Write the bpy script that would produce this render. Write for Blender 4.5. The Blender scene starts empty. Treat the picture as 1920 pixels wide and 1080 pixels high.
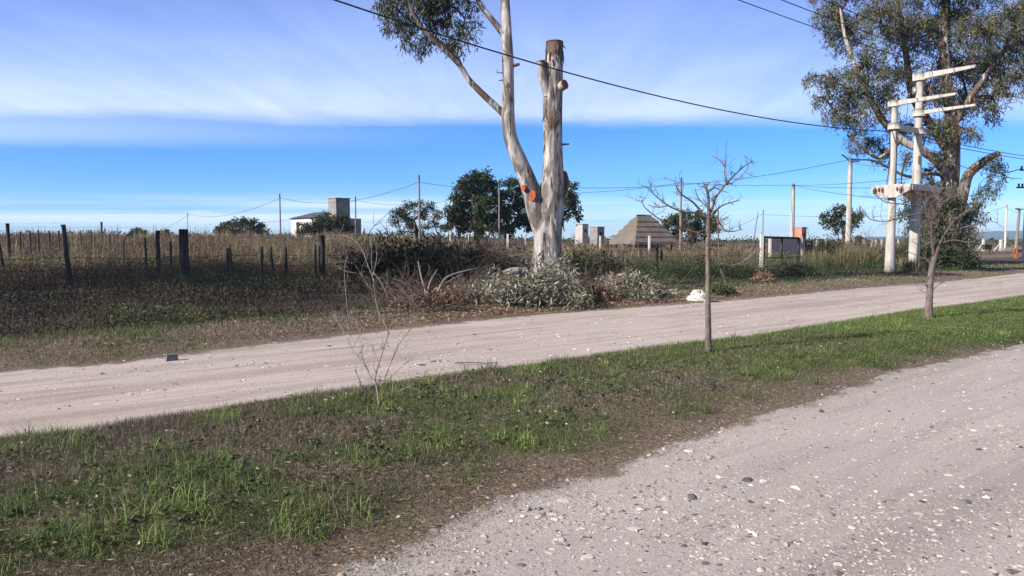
import bpy, math, random
import numpy as np
from mathutils import Vector, noise as mnoise
R = math.radians
rng = np.random.default_rng(7)
random.seed(7)
scene = bpy.context.scene
C = scene.collection

# ------------------------------------------------------------------ camera
H = 1.6                                   # eye height, metres
FPX = 1400.0                              # focal length in pixels of a 1920 wide frame
PITCH = math.atan((540 - 450) / FPX)
cam_d = bpy.data.cameras.new('camera'); cam = bpy.data.objects.new('camera', cam_d); C.objects.link(cam)
cam.location = (0, 0, H); cam.rotation_euler = (math.pi / 2 - PITCH, 0, 0)
cam_d.sensor_width = 36.0; cam_d.lens = 36.0 * FPX / 1920.0
cam_d.clip_start = 0.05; cam_d.clip_end = 12000
scene.camera = cam

# ------------------------------------------------------------------ sun, sky, exposure
SUN_AZ = R(60); SUN_EL = R(30)            # sun stands behind the camera, to the left
sun_from = Vector((-math.sin(SUN_AZ) * math.cos(SUN_EL), -math.cos(SUN_AZ) * math.cos(SUN_EL), math.sin(SUN_EL)))
sd = bpy.data.lights.new('sun', 'SUN'); sd.energy = 5.0; sd.angle = R(0.53); sd.color = (1.0, 0.925, 0.83)
sun = bpy.data.objects.new('sun', sd); C.objects.link(sun)
sun.rotation_euler = (-sun_from).to_track_quat('-Z', 'Y').to_euler()
scene.view_settings.view_transform = 'Standard'; scene.view_settings.look = 'None'
scene.view_settings.exposure = 0.64; scene.view_settings.gamma = 1.0

world = bpy.data.worlds.new('World'); scene.world = world; world.use_nodes = True


class NT:
    """small helper to write node trees"""
    def __init__(s, tree):
        s.t = tree; tree.nodes.clear()

    def n(s, typ, **kw):
        nd = s.t.nodes.new(typ)
        ins = kw.pop('ins', {})
        for k, v in kw.items(): setattr(nd, k, v)
        for k, v in ins.items():
            if isinstance(v, bpy.types.NodeSocket): s.t.links.new(v, nd.inputs[k])
            else: nd.inputs[k].default_value = v
        return nd

    def link(s, a, b): s.t.links.new(a, b)

    def math(s, op, a, b=0.0, c=None, clamp=False):
        nd = s.n('ShaderNodeMath', operation=op, use_clamp=clamp)
        for i, v in enumerate((a, b, c)):
            if v is None: continue
            if isinstance(v, bpy.types.NodeSocket): s.link(v, nd.inputs[i])
            else: nd.inputs[i].default_value = v
        return nd.outputs[0]

    def ramp(s, fac, stops, interp='LINEAR'):
        nd = s.n('ShaderNodeValToRGB'); cr = nd.color_ramp; cr.interpolation = interp
        while len(cr.elements) < len(stops): cr.elements.new(0.5)
        for e, (p, c) in zip(cr.elements, stops):
            e.position = p; e.color = (*c, 1) if len(c) == 3 else c
        s.link(fac, nd.inputs[0])
        return nd.outputs[0]

    def mix(s, fac, a, b, mode='MIX'):
        nd = s.n('ShaderNodeMix', data_type='RGBA', blend_type=mode)
        for i, v in ((0, fac), (6, a), (7, b)):
            if isinstance(v, bpy.types.NodeSocket): s.link(v, nd.inputs[i])
            elif i == 0: nd.inputs[i].default_value = v
            else: nd.inputs[i].default_value = (*v, 1)
        return nd.outputs[2]

    def noise(s, vec, scale, detail=4, rough=0.55, dist=0.0):
        nd = s.n('ShaderNodeTexNoise', ins={'Scale': scale, 'Detail': detail, 'Roughness': rough, 'Distortion': dist})
        s.link(vec, nd.inputs['Vector'])
        return nd.outputs[0]

    def mapping(s, vec, scale=(1, 1, 1), rot=(0, 0, 0), loc=(0, 0, 0)):
        nd = s.n('ShaderNodeMapping'); s.link(vec, nd.inputs[0])
        nd.inputs['Scale'].default_value = scale; nd.inputs['Rotation'].default_value = rot
        nd.inputs['Location'].default_value = loc
        return nd.outputs[0]

    def smooth(s, v, a, b):
        nd = s.n('ShaderNodeMapRange', interpolation_type='SMOOTHSTEP')
        s.link(v, nd.inputs[0]); nd.inputs[1].default_value = a; nd.inputs[2].default_value = b
        return nd.outputs[0]


def build_world():
    w = NT(world.node_tree)
    sky = w.n('ShaderNodeTexSky', sky_type='NISHITA', sun_disc=False, sun_elevation=SUN_EL,
              sun_rotation=math.atan2(sun_from.x, sun_from.y), altitude=400, air_density=1.0, dust_density=0.3, ozone_density=2.0)
    tc = w.n('ShaderNodeTexCoord')
    sep = w.n('ShaderNodeSeparateXYZ'); w.link(tc.outputs['Generated'], sep.inputs[0])
    x, y, z = sep.outputs
    zc = w.math('MAXIMUM', z, 0.004)
    cx = w.math('DIVIDE', x, zc); cy = w.math('DIVIDE', y, zc)      # the cloud layer seen in plan
    pl = w.n('ShaderNodeCombineXYZ'); w.link(cx, pl.inputs[0]); w.link(cy, pl.inputs[1])
    P = pl.outputs[0]
    # clear sky: the physical sky, graded deeper blue near the horizon as the dry winter air shows it
    grade = w.ramp(z, [(0.0, (0.84, 1.02, 1.40)), (0.03, (0.48, 0.80, 1.40)), (0.08, (0.30, 0.63, 1.33)), (0.15, (0.24, 0.57, 1.24)),
                       (0.28, (0.60, 0.70, 1.1)), (0.6, (.85, 0.72, 0.68)), (1.0, (.85, .72, .65))])
    clear = w.mix(1.0, sky.outputs[0], grade, 'MULTIPLY')
    # high thin cloud sheet with a straight far edge
    n1 = w.noise(w.mapping(P, (0.20, 0.20, 1), rot=(0, 0, R(25))), 1.0, 6, 0.62)
    edge_y = w.math('ADD', cy, w.math('MULTIPLY', w.math('SUBTRACT', n1, 0.5), 2.0))
    edge = w.smooth(edge_y, 6.95, 5.75)
    n2 = w.noise(w.mapping(P, (1.1, 0.20, 1), rot=(0, 0, R(-48))), 1.7, 6, 0.6, 0.5)
    n3 = w.noise(w.mapping(P, (0.30, 0.5, 1)), 1.0, 3, 0.5)
    near = w.smooth(cy, 1.9, 4.9)                                    # denser towards its far edge
    dens = w.math('ADD', w.math('MULTIPLY', near, 0.62), w.math('MULTIPLY', w.smooth(w.math('ADD', w.math('MULTIPLY', n2, 0.5), w.math('MULTIPLY', n3, 0.5)), 0.36, 0.64), 0.28))
    side = w.smooth(cx, 5.0, -1.5)
    dens = w.math('MULTIPLY', dens, w.math('ADD', 0.62, w.math('MULTIPLY', side, 0.38)))
    sheet = w.math('MULTIPLY', edge, dens)
    base = w.math('MULTIPLY', edge, 0.34)
    sheet = w.math('MAXIMUM', sheet, base)
    veil = w.math('MULTIPLY', w.math('MULTIPLY', w.smooth(w.math('ADD', cy, w.math('MULTIPLY', n1, 1.2)), 9.1, 7.6), w.smooth(cx, 0.5, -5.5)), 0.42)
    sheet = w.math('MAXIMUM', sheet, veil)
    # faint low streaks and a pale bank near the horizon on the left
    n4 = w.noise(w.mapping(P, (0.04, 0.11, 1), loc=(3, 1, 0)), 1.0, 4, 0.6)
    lowl = w.math('MULTIPLY', w.smooth(cy, 15.0, 22.0), w.math('ADD', .35, w.math('MULTIPLY', w.smooth(cx, 6.0, -6.0), .65)))
    low = w.math('MULTIPLY', lowl, w.smooth(n4, 0.3, 0.6))
    low2 = w.math('MULTIPLY', w.math('MULTIPLY', w.smooth(cy, 6.6, 9.0), w.smooth(n4, 0.5, 0.75)), 0.20)
    # one small lens shaped cloud, low on the left
    dz = w.math('DIVIDE', w.math('SUBTRACT', w.math('DIVIDE', z, y), 0.0368), 0.0042)
    dx = w.math('DIVIDE', w.math('SUBTRACT', w.math('DIVIDE', x, y), -0.418), 0.028)
    rr = w.math('SQRT', w.math('ADD', w.math('MULTIPLY', dz, dz), w.math('MULTIPLY', dx, dx)))
    lens = w.math('MULTIPLY', w.math('MULTIPLY', w.smooth(rr, 1.0, 0.2), w.math('GREATER_THAN', y, 0.0)), 0.55)
    c1 = w.mix(w.math('MULTIPLY', low, 0.92), clear, (6.9, 7.8, 8.9))
    c1 = w.mix(w.math('MAXIMUM', lens, low2), c1, (6.3, 7.2, 8.9))
    mr = w.n('ShaderNodeMapRange'); w.link(cy, mr.inputs[0]); mr.inputs[1].default_value = 0; mr.inputs[2].default_value = 7
    ccol = w.ramp(mr.outputs[0], [(0.0, (3.3, 3.5, 4.2)), (0.2, (3.2, 3.6, 5.2)), (0.42, (2.9, 4.0, 8.3)), (0.55, (3.7, 4.9, 8.4)), (0.78, (5.4, 6.3, 8.7)), (0.93, (6.6, 7.1, 8.7))])
    c2 = w.mix(w.math('MULTIPLY', sheet, 0.98), c1, ccol)
    bg = w.n('ShaderNodeBackground', ins={'Strength': 0.10}); w.link(c2, bg.inputs[0])
    out = w.n('ShaderNodeOutputWorld'); w.link(bg.outputs[0], out.inputs[0])


build_world()

# ------------------------------------------------------------------ pixel <-> world helpers (sizes were read off the photo, then built as real positions)
cp, sp_ = math.cos(PITCH), math.sin(PITCH)


def ray(px, py):
    a, b = (px - 960) / FPX, (540 - py) / FPX
    return np.array([a, cp + b * sp_, b * cp - sp_])


def P(px, py, d):
    """point seen at (px,py) whose horizontal forward distance is d"""
    r = ray(px, py)
    return np.array([0, 0, H]) + r * (d / r[1])


ANG = R(50.9)                                # the roads run 50.9 degrees right of the view
RX, RY = math.sin(ANG), math.cos(ANG)        # along the road
def st(x, y): return x * RX + y * RY, -x * RY + y * RX
def xy(s, t): return s * RX - t * RY, s * RY + t * RX


def flat(px, py):
    r = ray(px, py); k = -H / r[2]
    return r[0] * k, r[1] * k


def vnoise(x, y, sc, seed=0.0):
    """smooth value noise for patchiness, 0..1"""
    x = np.asarray(x) / sc + seed * 17.3; y = np.asarray(y) / sc - seed * 9.1
    def h(i, j):
        v = np.sin(i * 127.1 + j * 311.7 + seed * 7) * 43758.5453; return v - np.floor(v)
    i, j = np.floor(x), np.floor(y); fx, fy = x - i, y - j
    fx = fx * fx * (3 - 2 * fx); fy = fy * fy * (3 - 2 * fy)
    return (h(i, j) * (1 - fx) + h(i + 1, j) * fx) * (1 - fy) + (h(i, j + 1) * (1 - fx) + h(i + 1, j + 1) * fx) * fy


def edge_fn(pts, wob, seed):
    q = sorted(st(*flat(*p)) for p in pts)
    S = np.array([a for a, b in q]); T = np.array([b for a, b in q])
    def f(s):
        s = np.asarray(s, float)
        z = s * 0
        return np.interp(s, S, T) + wob * 2.4 * ((vnoise(s, z, 1.6, seed) - .5) * 1.6 + (vnoise(s, z, .55, seed + 3) - .5) + .6 * (vnoise(s, z, .2, seed + 7) - .5))
    return f


E1 = edge_fn([(590, 1080), (790, 1010), (940, 940), (1140, 885), (1300, 822), (1500, 765), (1700, 695), (1915, 648)], .022, 1)
E2 = edge_fn([(0, 835), (300, 795), (600, 745), (850, 712), (1000, 693), (1200, 664), (1400, 640), (1500, 622), (1700, 590), (1915, 560)], .025, 2)
E3 = edge_fn([(0, 695), (200, 680), (400, 655), (600, 632), (800, 610), (1000, 590), (1200, 575), (1400, 560), (1600, 541), (1800, 525), (1915, 511)], .04, 5)


def sstep(v, a, b):
    u = np.clip((v - a) / (b - a), 0, 1); return u * u * (3 - 2 * u)


def hh(x, y):
    """height of the land"""
    x = np.asarray(x, float); y = np.asarray(y, float)
    s, t = st(x, y)
    e1, e2, e3 = E1(s), E2(s), E3(s)
    verge = .13 * sstep(t, e1, e1 + 1.0) * sstep(-t, -e2, -e2 + .45)
    amp = .35 + .85 * sstep(-x, -8, 18) - .25 * sstep(x, 25, 60)
    rise = amp * sstep(t, 24, 75) * sstep(-y, -900, -300)
    bank = .12 * sstep(t, e3 + .2, e3 + 1.6)
    bumps = .05 * (np.sin(x * .7 + 1.3) * np.sin(y * .9) + .5 * np.sin(x * 1.7) * np.sin(y * 2.1 + 2)) * sstep(t, e3 + .5, e3 + 3)
    small = .012 * (np.sin(x * 5.1 + y * 2.2) * np.sin(y * 6.3 - x * 1.7)) * sstep(t, e1, e1 + .8) * sstep(-t, -e2, -e2 + .5)
    ruts = .018 * np.sin((t - e2) * 2.6) * sstep(t, e2, e2 + .5) * sstep(-t, -e3, -e3 + .5)
    return verge + rise + bank + bumps + small + ruts


def G(px, py):
    """where the line of sight meets the land"""
    r = ray(px, py); k = 1.0
    z = 0.0
    for _ in range(30):
        kk = (z - H) / r[2]; kk = min(max(kk, 1), 400)
        z = .5 * z + .5 * float(hh(r[0] * kk, r[1] * kk))
    kk = (z - H) / r[2]
    return np.array([r[0] * kk, r[1] * kk, float(hh(r[0] * kk, r[1] * kk))])


def land(px, d):
    """land point in column px at forward distance d"""
    x = (px - 960) / FPX * d * 1.0
    return np.array([x, d, float(hh(x, d))])


# ------------------------------------------------------------------ materials
def new_mat(name):
    m = bpy.data.materials.new(name); m.use_nodes = True
    return m, NT(m.node_tree)


def finish(w, col, rough=0.8, bump=None, bstr=0.3, bdist=0.02, spec=0.3, transl=0.0, tcol=None, metal=0.0):
    b = w.n('ShaderNodeBsdfPrincipled')
    if isinstance(col, bpy.types.NodeSocket): w.link(col, b.inputs['Base Color'])
    else: b.inputs['Base Color'].default_value = (*col, 1)
    if isinstance(rough, bpy.types.NodeSocket): w.link(rough, b.inputs['Roughness'])
    else: b.inputs['Roughness'].default_value = rough
    b.inputs['Specular IOR Level'].default_value = spec; b.inputs['Metallic'].default_value = metal
    if bump is not None:
        bn = w.n('ShaderNodeBump', ins={'Strength': bstr, 'Distance': bdist}); w.link(bump, bn.inputs['Height'])
        w.link(bn.outputs[0], b.inputs['Normal'])
    o = w.n('ShaderNodeOutputMaterial'); s = b.outputs[0]
    if transl > 0:
        t = w.n('ShaderNodeBsdfTranslucent')
        if isinstance(col, bpy.types.NodeSocket): w.link(col, t.inputs[0])
        else: t.inputs[0].default_value = (*col, 1)
        mx = w.n('ShaderNodeMixShader', ins={0: transl}); w.link(s, mx.inputs[1]); w.link(t.outputs[0], mx.inputs[2]); s = mx.outputs[0]
    w.link(s, o.inputs[0])


def mat_tint(name, stops, rough=.7, transl=.2, spec=.25):
    """foliage: colour from the per-leaf attribute 'tint'"""
    m, w = new_mat(name)
    a = w.n('ShaderNodeAttribute', attribute_name='tint')
    finish(w, w.ramp(a.outputs['Fac'], stops), rough, spec=spec, transl=transl)
    return m


def mat_noise(name, stops, scale=5, stretch=(1, 1, 1), detail=5, rough=.8, bstr=.4, bdist=.01, spec=.3, bscale=None, rot=(0, 0, 0), metal=0):
    m, w = new_mat(name)
    tc = w.n('ShaderNodeTexCoord').outputs['Object']
    v = w.mapping(tc, stretch, rot)
    n = w.noise(v, scale, detail, .6)
    nb = w.noise(v, bscale or scale * 4, 5, .6)
    finish(w, w.ramp(n, stops), rough, nb, bstr, bdist, spec, metal=metal)
    return m


def gravel_mat(name, base, pale, dark, stone_amt, track, rutlines):
    m, w = new_mat(name)
    tc = w.n('ShaderNodeTexCoord').outputs['Object']
    al = w.mapping(tc, rot=(0, 0, -(math.pi / 2 - ANG)))               # x along the road
    big = w.noise(w.mapping(al, (.25, .7, 1)), 1.0, 4, .55)
    mid = w.noise(w.mapping(al, (.5, 5.0, 1)), 1.0, 4, .6)
    fine = w.noise(al, 28, 6, .7)
    vfine = w.noise(al, 130, 3, .7)
    c = w.mix(w.smooth(big, .35, .65), base, pale)
    rut = w.noise(w.mapping(al, (.05, 1.5, 1), loc=(0, 3, 0)), 1.0, 3, .5)
    c = w.mix(w.math('MULTIPLY', w.smooth(rut, .42, .58), .5), c, pale)
    c = w.mix(w.math('MULTIPLY', w.smooth(rut, .48, .36), .5), c, dark)
    c = w.mix(w.math('MULTIPLY', w.smooth(mid, .45, .7), track), c, dark)
    grain = w.noise(al, 65, 5, .75)
    c = w.mix(w.math('MULTIPLY', w.smooth(fine, .45, .72), .5), c, dark)
    c = w.mix(w.math('MULTIPLY', w.smooth(grain, .52, .66), .55), c, pale)
    c = w.mix(w.math('MULTIPLY', w.smooth(grain, .46, .36), .75), c, dark)
    c = w.mix(w.math('MULTIPLY', w.smooth(vfine, .5, .75), .30), c, pale)
    # flat pale stones pressed into the surface
    def specks(scale, thr, amt, col, c, off):
        vo = w.n('ShaderNodeTexVoronoi', feature='F1', ins={'Scale': scale, 'Randomness': 1.0})
        w.link(w.mapping(al, (1, 1.35, 1), loc=(off, off, 0)), vo.inputs['Vector'])
        pick = w.n('ShaderNodeSeparateColor'); w.link(vo.outputs['Color'], pick.inputs[0])
        wob = w.math('ADD', vo.outputs['Distance'], w.math('MULTIPLY', w.math('SUBTRACT', fine, .5), .35))
        f = w.math('MULTIPLY', w.smooth(wob, thr, thr * .6), w.math('GREATER_THAN', pick.outputs[0], 1 - amt))
        sh = w.math('ADD', .55, w.math('MULTIPLY', pick.outputs[1], .45))
        return w.mix(w.math('MULTIPLY', f, sh), c, col), f
    c, f1 = specks(15, .27, .16 * stone_amt, (.58, .53, .49), c, 0)
    c, f2 = specks(34, .30, .26 * stone_amt, (.52, .47, .44), c, 5)
    c, f3 = specks(70, .34, .30 * stone_amt, (.50, .45, .42), c, 2)
    c, f4 = specks(24, .28, .07 * stone_amt, (.10, .10, .10), c, 9)
    so = w.n('ShaderNodeAttribute', attribute_name='tint').outputs['Fac']        # earth and thatch trodden over the edge
    c = w.mix(w.smooth(w.math('ADD', so, w.math('MULTIPLY', w.math('SUBTRACT', w.noise(al, 5, 5, .7), .5), 1.3)), .45, .80), c, w.ramp(grain, [(.38, (.10, .075, .06)), (.6, (.25, .195, .16))]))
    bh = w.math('ADD', w.math('MULTIPLY', fine, .8), w.math('MULTIPLY', vfine, .35))
    bh = w.math('ADD', bh, w.math('MULTIPLY', w.math('ADD', f1, f2), .45))
    bh = w.math('ADD', bh, w.math('MULTIPLY', mid, .9 * rutlines))
    finish(w, c, .95, bh, .75, .018, .12)
    return m


def ground_mat():
    m, w = new_mat('soil_and_turf')
    tc = w.n('ShaderNodeTexCoord').outputs['Object']
    gz = w.n('ShaderNodeAttribute', attribute_name='green').outputs['Fac']
    dz = w.n('ShaderNodeAttribute', attribute_name='dry').outputs['Fac']
    n1 = w.noise(tc, .9, 5, .6); n2 = w.noise(tc, 9, 6, .7); n3 = w.noise(tc, 60, 4, .7)
    n4 = w.noise(tc, 38, 5, .75)
    soil = w.ramp(n4, [(.36, (.035, .029, .023)), (.5, (.085, .070, .055)), (.64, (.17, .138, .11))])
    dry = w.ramp(n4, [(.36, (.075, .053, .041)), (.5, (.17, .126, .096)), (.64, (.29, .23, .18))])
    green = w.ramp(n2, [(.3, (.022, .035, .012)), (.6, (.055, .085, .025)), (.8, (.10, .12, .05))])
    c = w.mix(w.smooth(w.math('ADD', dz, w.math('MULTIPLY', w.math('SUBTRACT', n1, .5), 1.2)), .35, .65), soil, dry)
    c = w.mix(w.smooth(w.math('ADD', gz, w.math('MULTIPLY', w.math('SUBTRACT', n1, .5), -1.4)), .35, .7), c, green)
    finish(w, c, .95, w.math('ADD', n2, w.math('MULTIPLY', n3, .5)), .8, .03, .1)
    return m


M = {}
M['ground'] = ground_mat()
M['far_road'] = gravel_mat('pale_packed_gravel', (.415, .345, .308), (.52, .445, .405), (.31, .248, .218), .60, .85, 1.6)
M['near_road'] = gravel_mat('grey_loose_gravel', (.385, .336, .306), (.48, .424, .390), (.27, .228, .212), .95, .45, .6)
M['cross_road'] = gravel_mat('bleached_gravel', (.5, .46, .43), (.56, .52, .49), (.4, .36, .33), .3, .2, .2)
M['verge'] = mat_tint('turf_blades', [(0, (.075, .060, .049)), (.14, (.18, .148, .112)), (.24, (.38, .315, .235)), (.33, (.23, .21, .12)), (.42, (.115, .128, .056)), (.6, (.105, .148, .048)),
                                      (.8, (.16, .225, .062)), (1, (.29, .35, .12))], .65, .3)
M['straw'] = mat_tint('dry_weed_stems', [(0, (.055, .038, .036)), (.2, (.12, .080, .062)), (.45, (.21, .150, .100)), (.65, (.25, .205, .125)), (.8, (.105, .115, .05)),
                                         (1, (.36, .30, .19))], .8, .2)
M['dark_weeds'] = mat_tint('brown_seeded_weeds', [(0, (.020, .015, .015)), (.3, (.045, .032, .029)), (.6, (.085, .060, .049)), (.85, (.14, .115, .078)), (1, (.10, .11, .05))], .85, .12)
M['green_weeds'] = mat_tint('green_weed_leaves', [(0, (.018, .034, .020)), (.4, (.036, .060, .030)), (.7, (.068, .090, .034)), (1, (.14, .16, .065))], .7, .2)
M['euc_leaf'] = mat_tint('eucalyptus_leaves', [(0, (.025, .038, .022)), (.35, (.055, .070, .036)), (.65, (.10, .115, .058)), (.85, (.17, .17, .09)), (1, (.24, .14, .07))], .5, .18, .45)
M['silver_leaf'] = mat_tint('cut_silvery_leaves', [(0, (.05, .048, .030)), (.35, (.13, .125, .085)), (.65, (.25, .24, .175)), (.9, (.44, .42, .33)), (1, (.26, .16, .10))], .6, .15, .4)
M['dark_leaf'] = mat_tint('dark_evergreen_leaves', [(0, (.016, .024, .012)), (.4, (.034, .048, .020)), (.75, (.060, .075, .030)), (1, (.10, .11, .05))], .6, .12)
M['olive_leaf'] = mat_tint('olive_thorn_leaves', [(0, (.028, .034, .018)), (.5, (.06, .066, .033)), (1, (.13, .125, .07))], .7, .12)
M['dead_leaf'] = mat_tint('dead_leaves', [(0, (.10, .055, .04)), (.5, (.22, .13, .09)), (1, (.38, .28, .2))], .8, .15)
M['litter'] = mat_tint('fallen_leaf_litter', [(0, (.12, .07, .05)), (.4, (.26, .17, .12)), (.75, (.40, .31, .22)), (1, (.55, .48, .38))], .8, .1)
M['stones'] = mat_tint('loose_stones', [(0, (.06, .06, .058)), (.18, (.15, .14, .13)), (.42, (.30, .265, .245)), (.7, (.44, .395, .37)), (1, (.60, .555, .52))], .9, 0, .2)
M['twig'] = mat_noise('grey_brown_twig_bark', [(.3, (.075, .055, .048)), (.7, (.19, .145, .125))], 30, rough=.85)
M['pale_twig'] = mat_noise('pale_bare_stems', [(.3, (.17, .135, .12)), (.7, (.33, .28, .25))], 40, rough=.8)
M['dark_twig'] = mat_noise('dark_dead_twigs', [(.3, (.03, .022, .02)), (.7, (.08, .058, .05))], 30, rough=.9)
M['sap_bark'] = mat_noise('sapling_bark', [(.3, (.075, .058, .050)), (.5, (.14, .11, .095)), (.72, (.23, .19, .165))], 14, (1, 1, .5), rough=.8, bstr=.5, bdist=.004)
M['bark_dark'] = mat_noise('rough_dark_bark', [(.3, (.03, .022, .018)), (.6, (.075, .052, .042)), (.8, (.16, .12, .10))], 5, (1, 1, .3), rough=.95, bstr=.8, bdist=.03)
M['wood_post'] = mat_noise('weathered_fence_wood', [(.3, (.03, .027, .028)), (.6, (.07, .062, .060)), (.8, (.14, .125, .115))], 10, (2, 2, .25), rough=.95, bstr=.7)
M['pole_wood'] = mat_noise('grey_pole_wood', [(.3, (.16, .13, .115)), (.7, (.29, .25, .22))], 6, (2, 2, .2), rough=.9)
M['concrete'] = mat_noise('pole_concrete', [(.28, (.21, .19, .165)), (.42, (.38, .355, .32)), (.6, (.47, .445, .405)), (.75, (.56, .535, .495))], 2.4, (3, 3, .45), rough=.85, bscale=40, bstr=.25)
M['white_post'] = mat_noise('whitewashed_concrete', [(.3, (.42, .40, .365)), (.7, (.62, .60, .56))], 5, rough=.85)
M['grey_conc'] = mat_noise('bare_cement_render', [(.3, (.17, .16, .15)), (.7, (.30, .28, .27))], 1.2, rough=.9, bscale=12)
M['lgrey_conc'] = mat_noise('light_cement_blocks', [(.3, (.33, .30, .28)), (.7, (.48, .45, .42))], 1.0, rough=.9, bscale=12)
M['white_wall'] = mat_noise('white_wall_paint', [(.3, (.56, .54, .51)), (.7, (.68, .66, .63))], .8, rough=.8, bscale=9)
M['dark_roof'] = mat_noise('dark_sheet_roof', [(.3, (.05, .055, .065)), (.7, (.09, .095, .11))], 2, rough=.6)
M['wire'] = mat_noise('black_cable_sheath', [(.3, (.012, .012, .014)), (.7, (.03, .03, .034))], 3, rough=.6)
M['black_metal'] = mat_noise('black_painted_steel', [(.3, (.010, .010, .012)), (.7, (.028, .026, .026))], 6, rough=.5)
M['porcelain'] = mat_noise('brown_glazed_porcelain', [(.3, (.09, .025, .015)), (.7, (.15, .045, .028))], 8, rough=.25, spec=.5)
M['galv'] = mat_noise('galvanised_steel', [(.3, (.25, .25, .25)), (.7, (.42, .42, .42))], 8, rough=.45, metal=.6)
M['red'] = mat_noise('faded_red_paint', [(.3, (.22, .022, .018)), (.7, (.38, .05, .04))], 7, rough=.6)
M['orange'] = mat_noise('orange_plastic', [(.3, (.26, .07, .035)), (.7, (.38, .12, .06))], 6, rough=.5)
M['glass'] = mat_noise('dusty_window_glass', [(.3, (.22, .27, .30)), (.7, (.32, .38, .42))], 6, rough=.2, spec=.5)
M['dark_open'] = mat_noise('dark_doorway_paint', [(.3, (.02, .018, .016)), (.7, (.045, .04, .036))], 3)
M['sack'] = mat_noise('white_woven_sack', [(.3, (.34, .31, .28)), (.52, (.55, .52, .48)), (.72, (.22, .19, .165))], 7, rough=.75, bscale=22, bstr=.6, bdist=.03)
M['stone_block'] = mat_noise('dark_broken_kerbstone', [(.3, (.07, .075, .08)), (.7, (.20, .205, .21))], 14, rough=.9)
M['hill'] = mat_noise('distant_scrub_hillside', [(.3, (.035, .05, .035)), (.7, (.09, .10, .065))], .004, rough=1, bstr=0)


def bark_mat():
    m, w = new_mat('smooth_eucalyptus_bark')
    tc = w.n('ShaderNodeTexCoord').outputs['Object']
    v = w.mapping(tc, (1, 1, .20))
    n1 = w.noise(v, 3.6, 4, .55, 1.1)
    n2 = w.noise(w.mapping(tc, (1, 1, .12), loc=(4, 2, 1)), 14, 4, .6, .5)
    n3 = w.noise(w.mapping(tc, (1, 1, .35), loc=(9, 2, 1)), 2.4, 3, .55, .8)
    pale = w.ramp(n2, [(.25, (.21, .19, .18)), (.5, (.35, .328, .312)), (.75, (.60, .58, .56))])
    brown = w.ramp(n2, [(.3, (.055, .036, .028)), (.7, (.145, .100, .078))])
    grey = w.ramp(n2, [(.3, (.085, .070, .062)), (.7, (.19, .163, .148))])
    peel = w.n('ShaderNodeAttribute', attribute_name='tint').outputs['Fac']
    c = w.mix(w.smooth(n3, .44, .56), pale, grey)
    c = w.mix(w.smooth(w.math('ADD', n1, peel), .60, .66), c, brown)
    h = w.math('ADD', w.smooth(w.math('ADD', n1, peel), .56, .66), w.math('MULTIPLY', n2, .8))
    finish(w, c, .7, h, .55, .03, .25)
    return m


M['euc_bark'] = bark_mat()


def cut_mat():
    m, w = new_mat('fresh_orange_cut_wood')
    tc = w.n('ShaderNodeTexCoord').outputs['Object']
    ln = w.n('ShaderNodeVectorMath', operation='LENGTH'); w.link(tc, ln.inputs[0])
    rings = w.math('SINE', w.math('MULTIPLY', ln.outputs['Value'], 190))
    n = w.noise(tc, 18, 4, .6)
    c = w.ramp(n, [(.3, (.36, .065, .025)), (.55, (.48, .11, .04)), (.8, (.34, .13, .07))])
    c = w.mix(w.math('MULTIPLY', w.smooth(rings, .0, .8), .5), c, (.22, .05, .025))
    c = w.mix(w.smooth(ln.outputs['Value'], .022, .012), c, (.05, .015, .01))
    finish(w, c, .8, rings, .2, .003, .2)
    return m


def cut_mat_brown():
    return mat_noise('aged_cut_wood', [(.3, (.17, .045, .025)), (.7, (.30, .09, .05))], 14)


def brick_mat():
    m, w = new_mat('orange_hollow_brick')
    tc = w.n('ShaderNodeTexCoord').outputs['Object']
    sp = w.n('ShaderNodeSeparateXYZ'); w.link(tc, sp.inputs[0])
    cb = w.n('ShaderNodeCombineXYZ'); w.link(w.math('ADD', sp.outputs[0], sp.outputs[1]), cb.inputs[0]); w.link(sp.outputs[2], cb.inputs[1])
    br = w.n('ShaderNodeTexBrick', ins={'Scale': 2.2, 'Color1': (.46, .15, .09, 1), 'Color2': (.56, .22, .14, 1), 'Mortar': (.42, .36, .31, 1), 'Mortar Size': .02})
    w.link(cb.outputs[0], br.inputs['Vector'])
    finish(w, br.outputs['Color'], .9)
    return m


def plank_mat():
    m, w = new_mat('grey_upright_planks')
    tc = w.n('ShaderNodeTexCoord').outputs['Object']
    sp = w.n('ShaderNodeSeparateXYZ'); w.link(tc, sp.inputs[0])
    u = w.math('ADD', w.math('MULTIPLY', sp.outputs[0], RX), w.math('MULTIPLY', sp.outputs[1], RY))
    line = w.math('FRACT', w.math('MULTIPLY', u, 5.0))
    n = w.noise(w.mapping(tc, (1, 1, .2)), 6, 4)
    c = w.ramp(n, [(.3, (.34, .29, .28)), (.7, (.50, .44, .43))])
    c = w.mix(w.math('LESS_THAN', line, .12), c, (.05, .04, .04))
    finish(w, c, .9)
    return m


def thatch_mat():
    m, w = new_mat('layered_grey_thatch')
    tc = w.n('ShaderNodeTexCoord').outputs['Object']
    n = w.noise(w.mapping(tc, (8, 8, 1.2)), 3, 5, .65)
    n2 = w.noise(tc, .8, 3)
    c = w.ramp(w.math('ADD', w.math('MULTIPLY', n, .7), w.math('MULTIPLY', n2, .3)), [(.3, (.08, .066, .056)), (.5, (.17, .143, .123)), (.7, (.28, .24, .21))])
    finish(w, c, .95, n, .9, .06, .1)
    return m


M['cut'] = cut_mat(); M['cut_old'] = cut_mat_brown(); M['brick'] = brick_mat(); M['plank'] = plank_mat(); M['thatch'] = thatch_mat()


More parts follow.
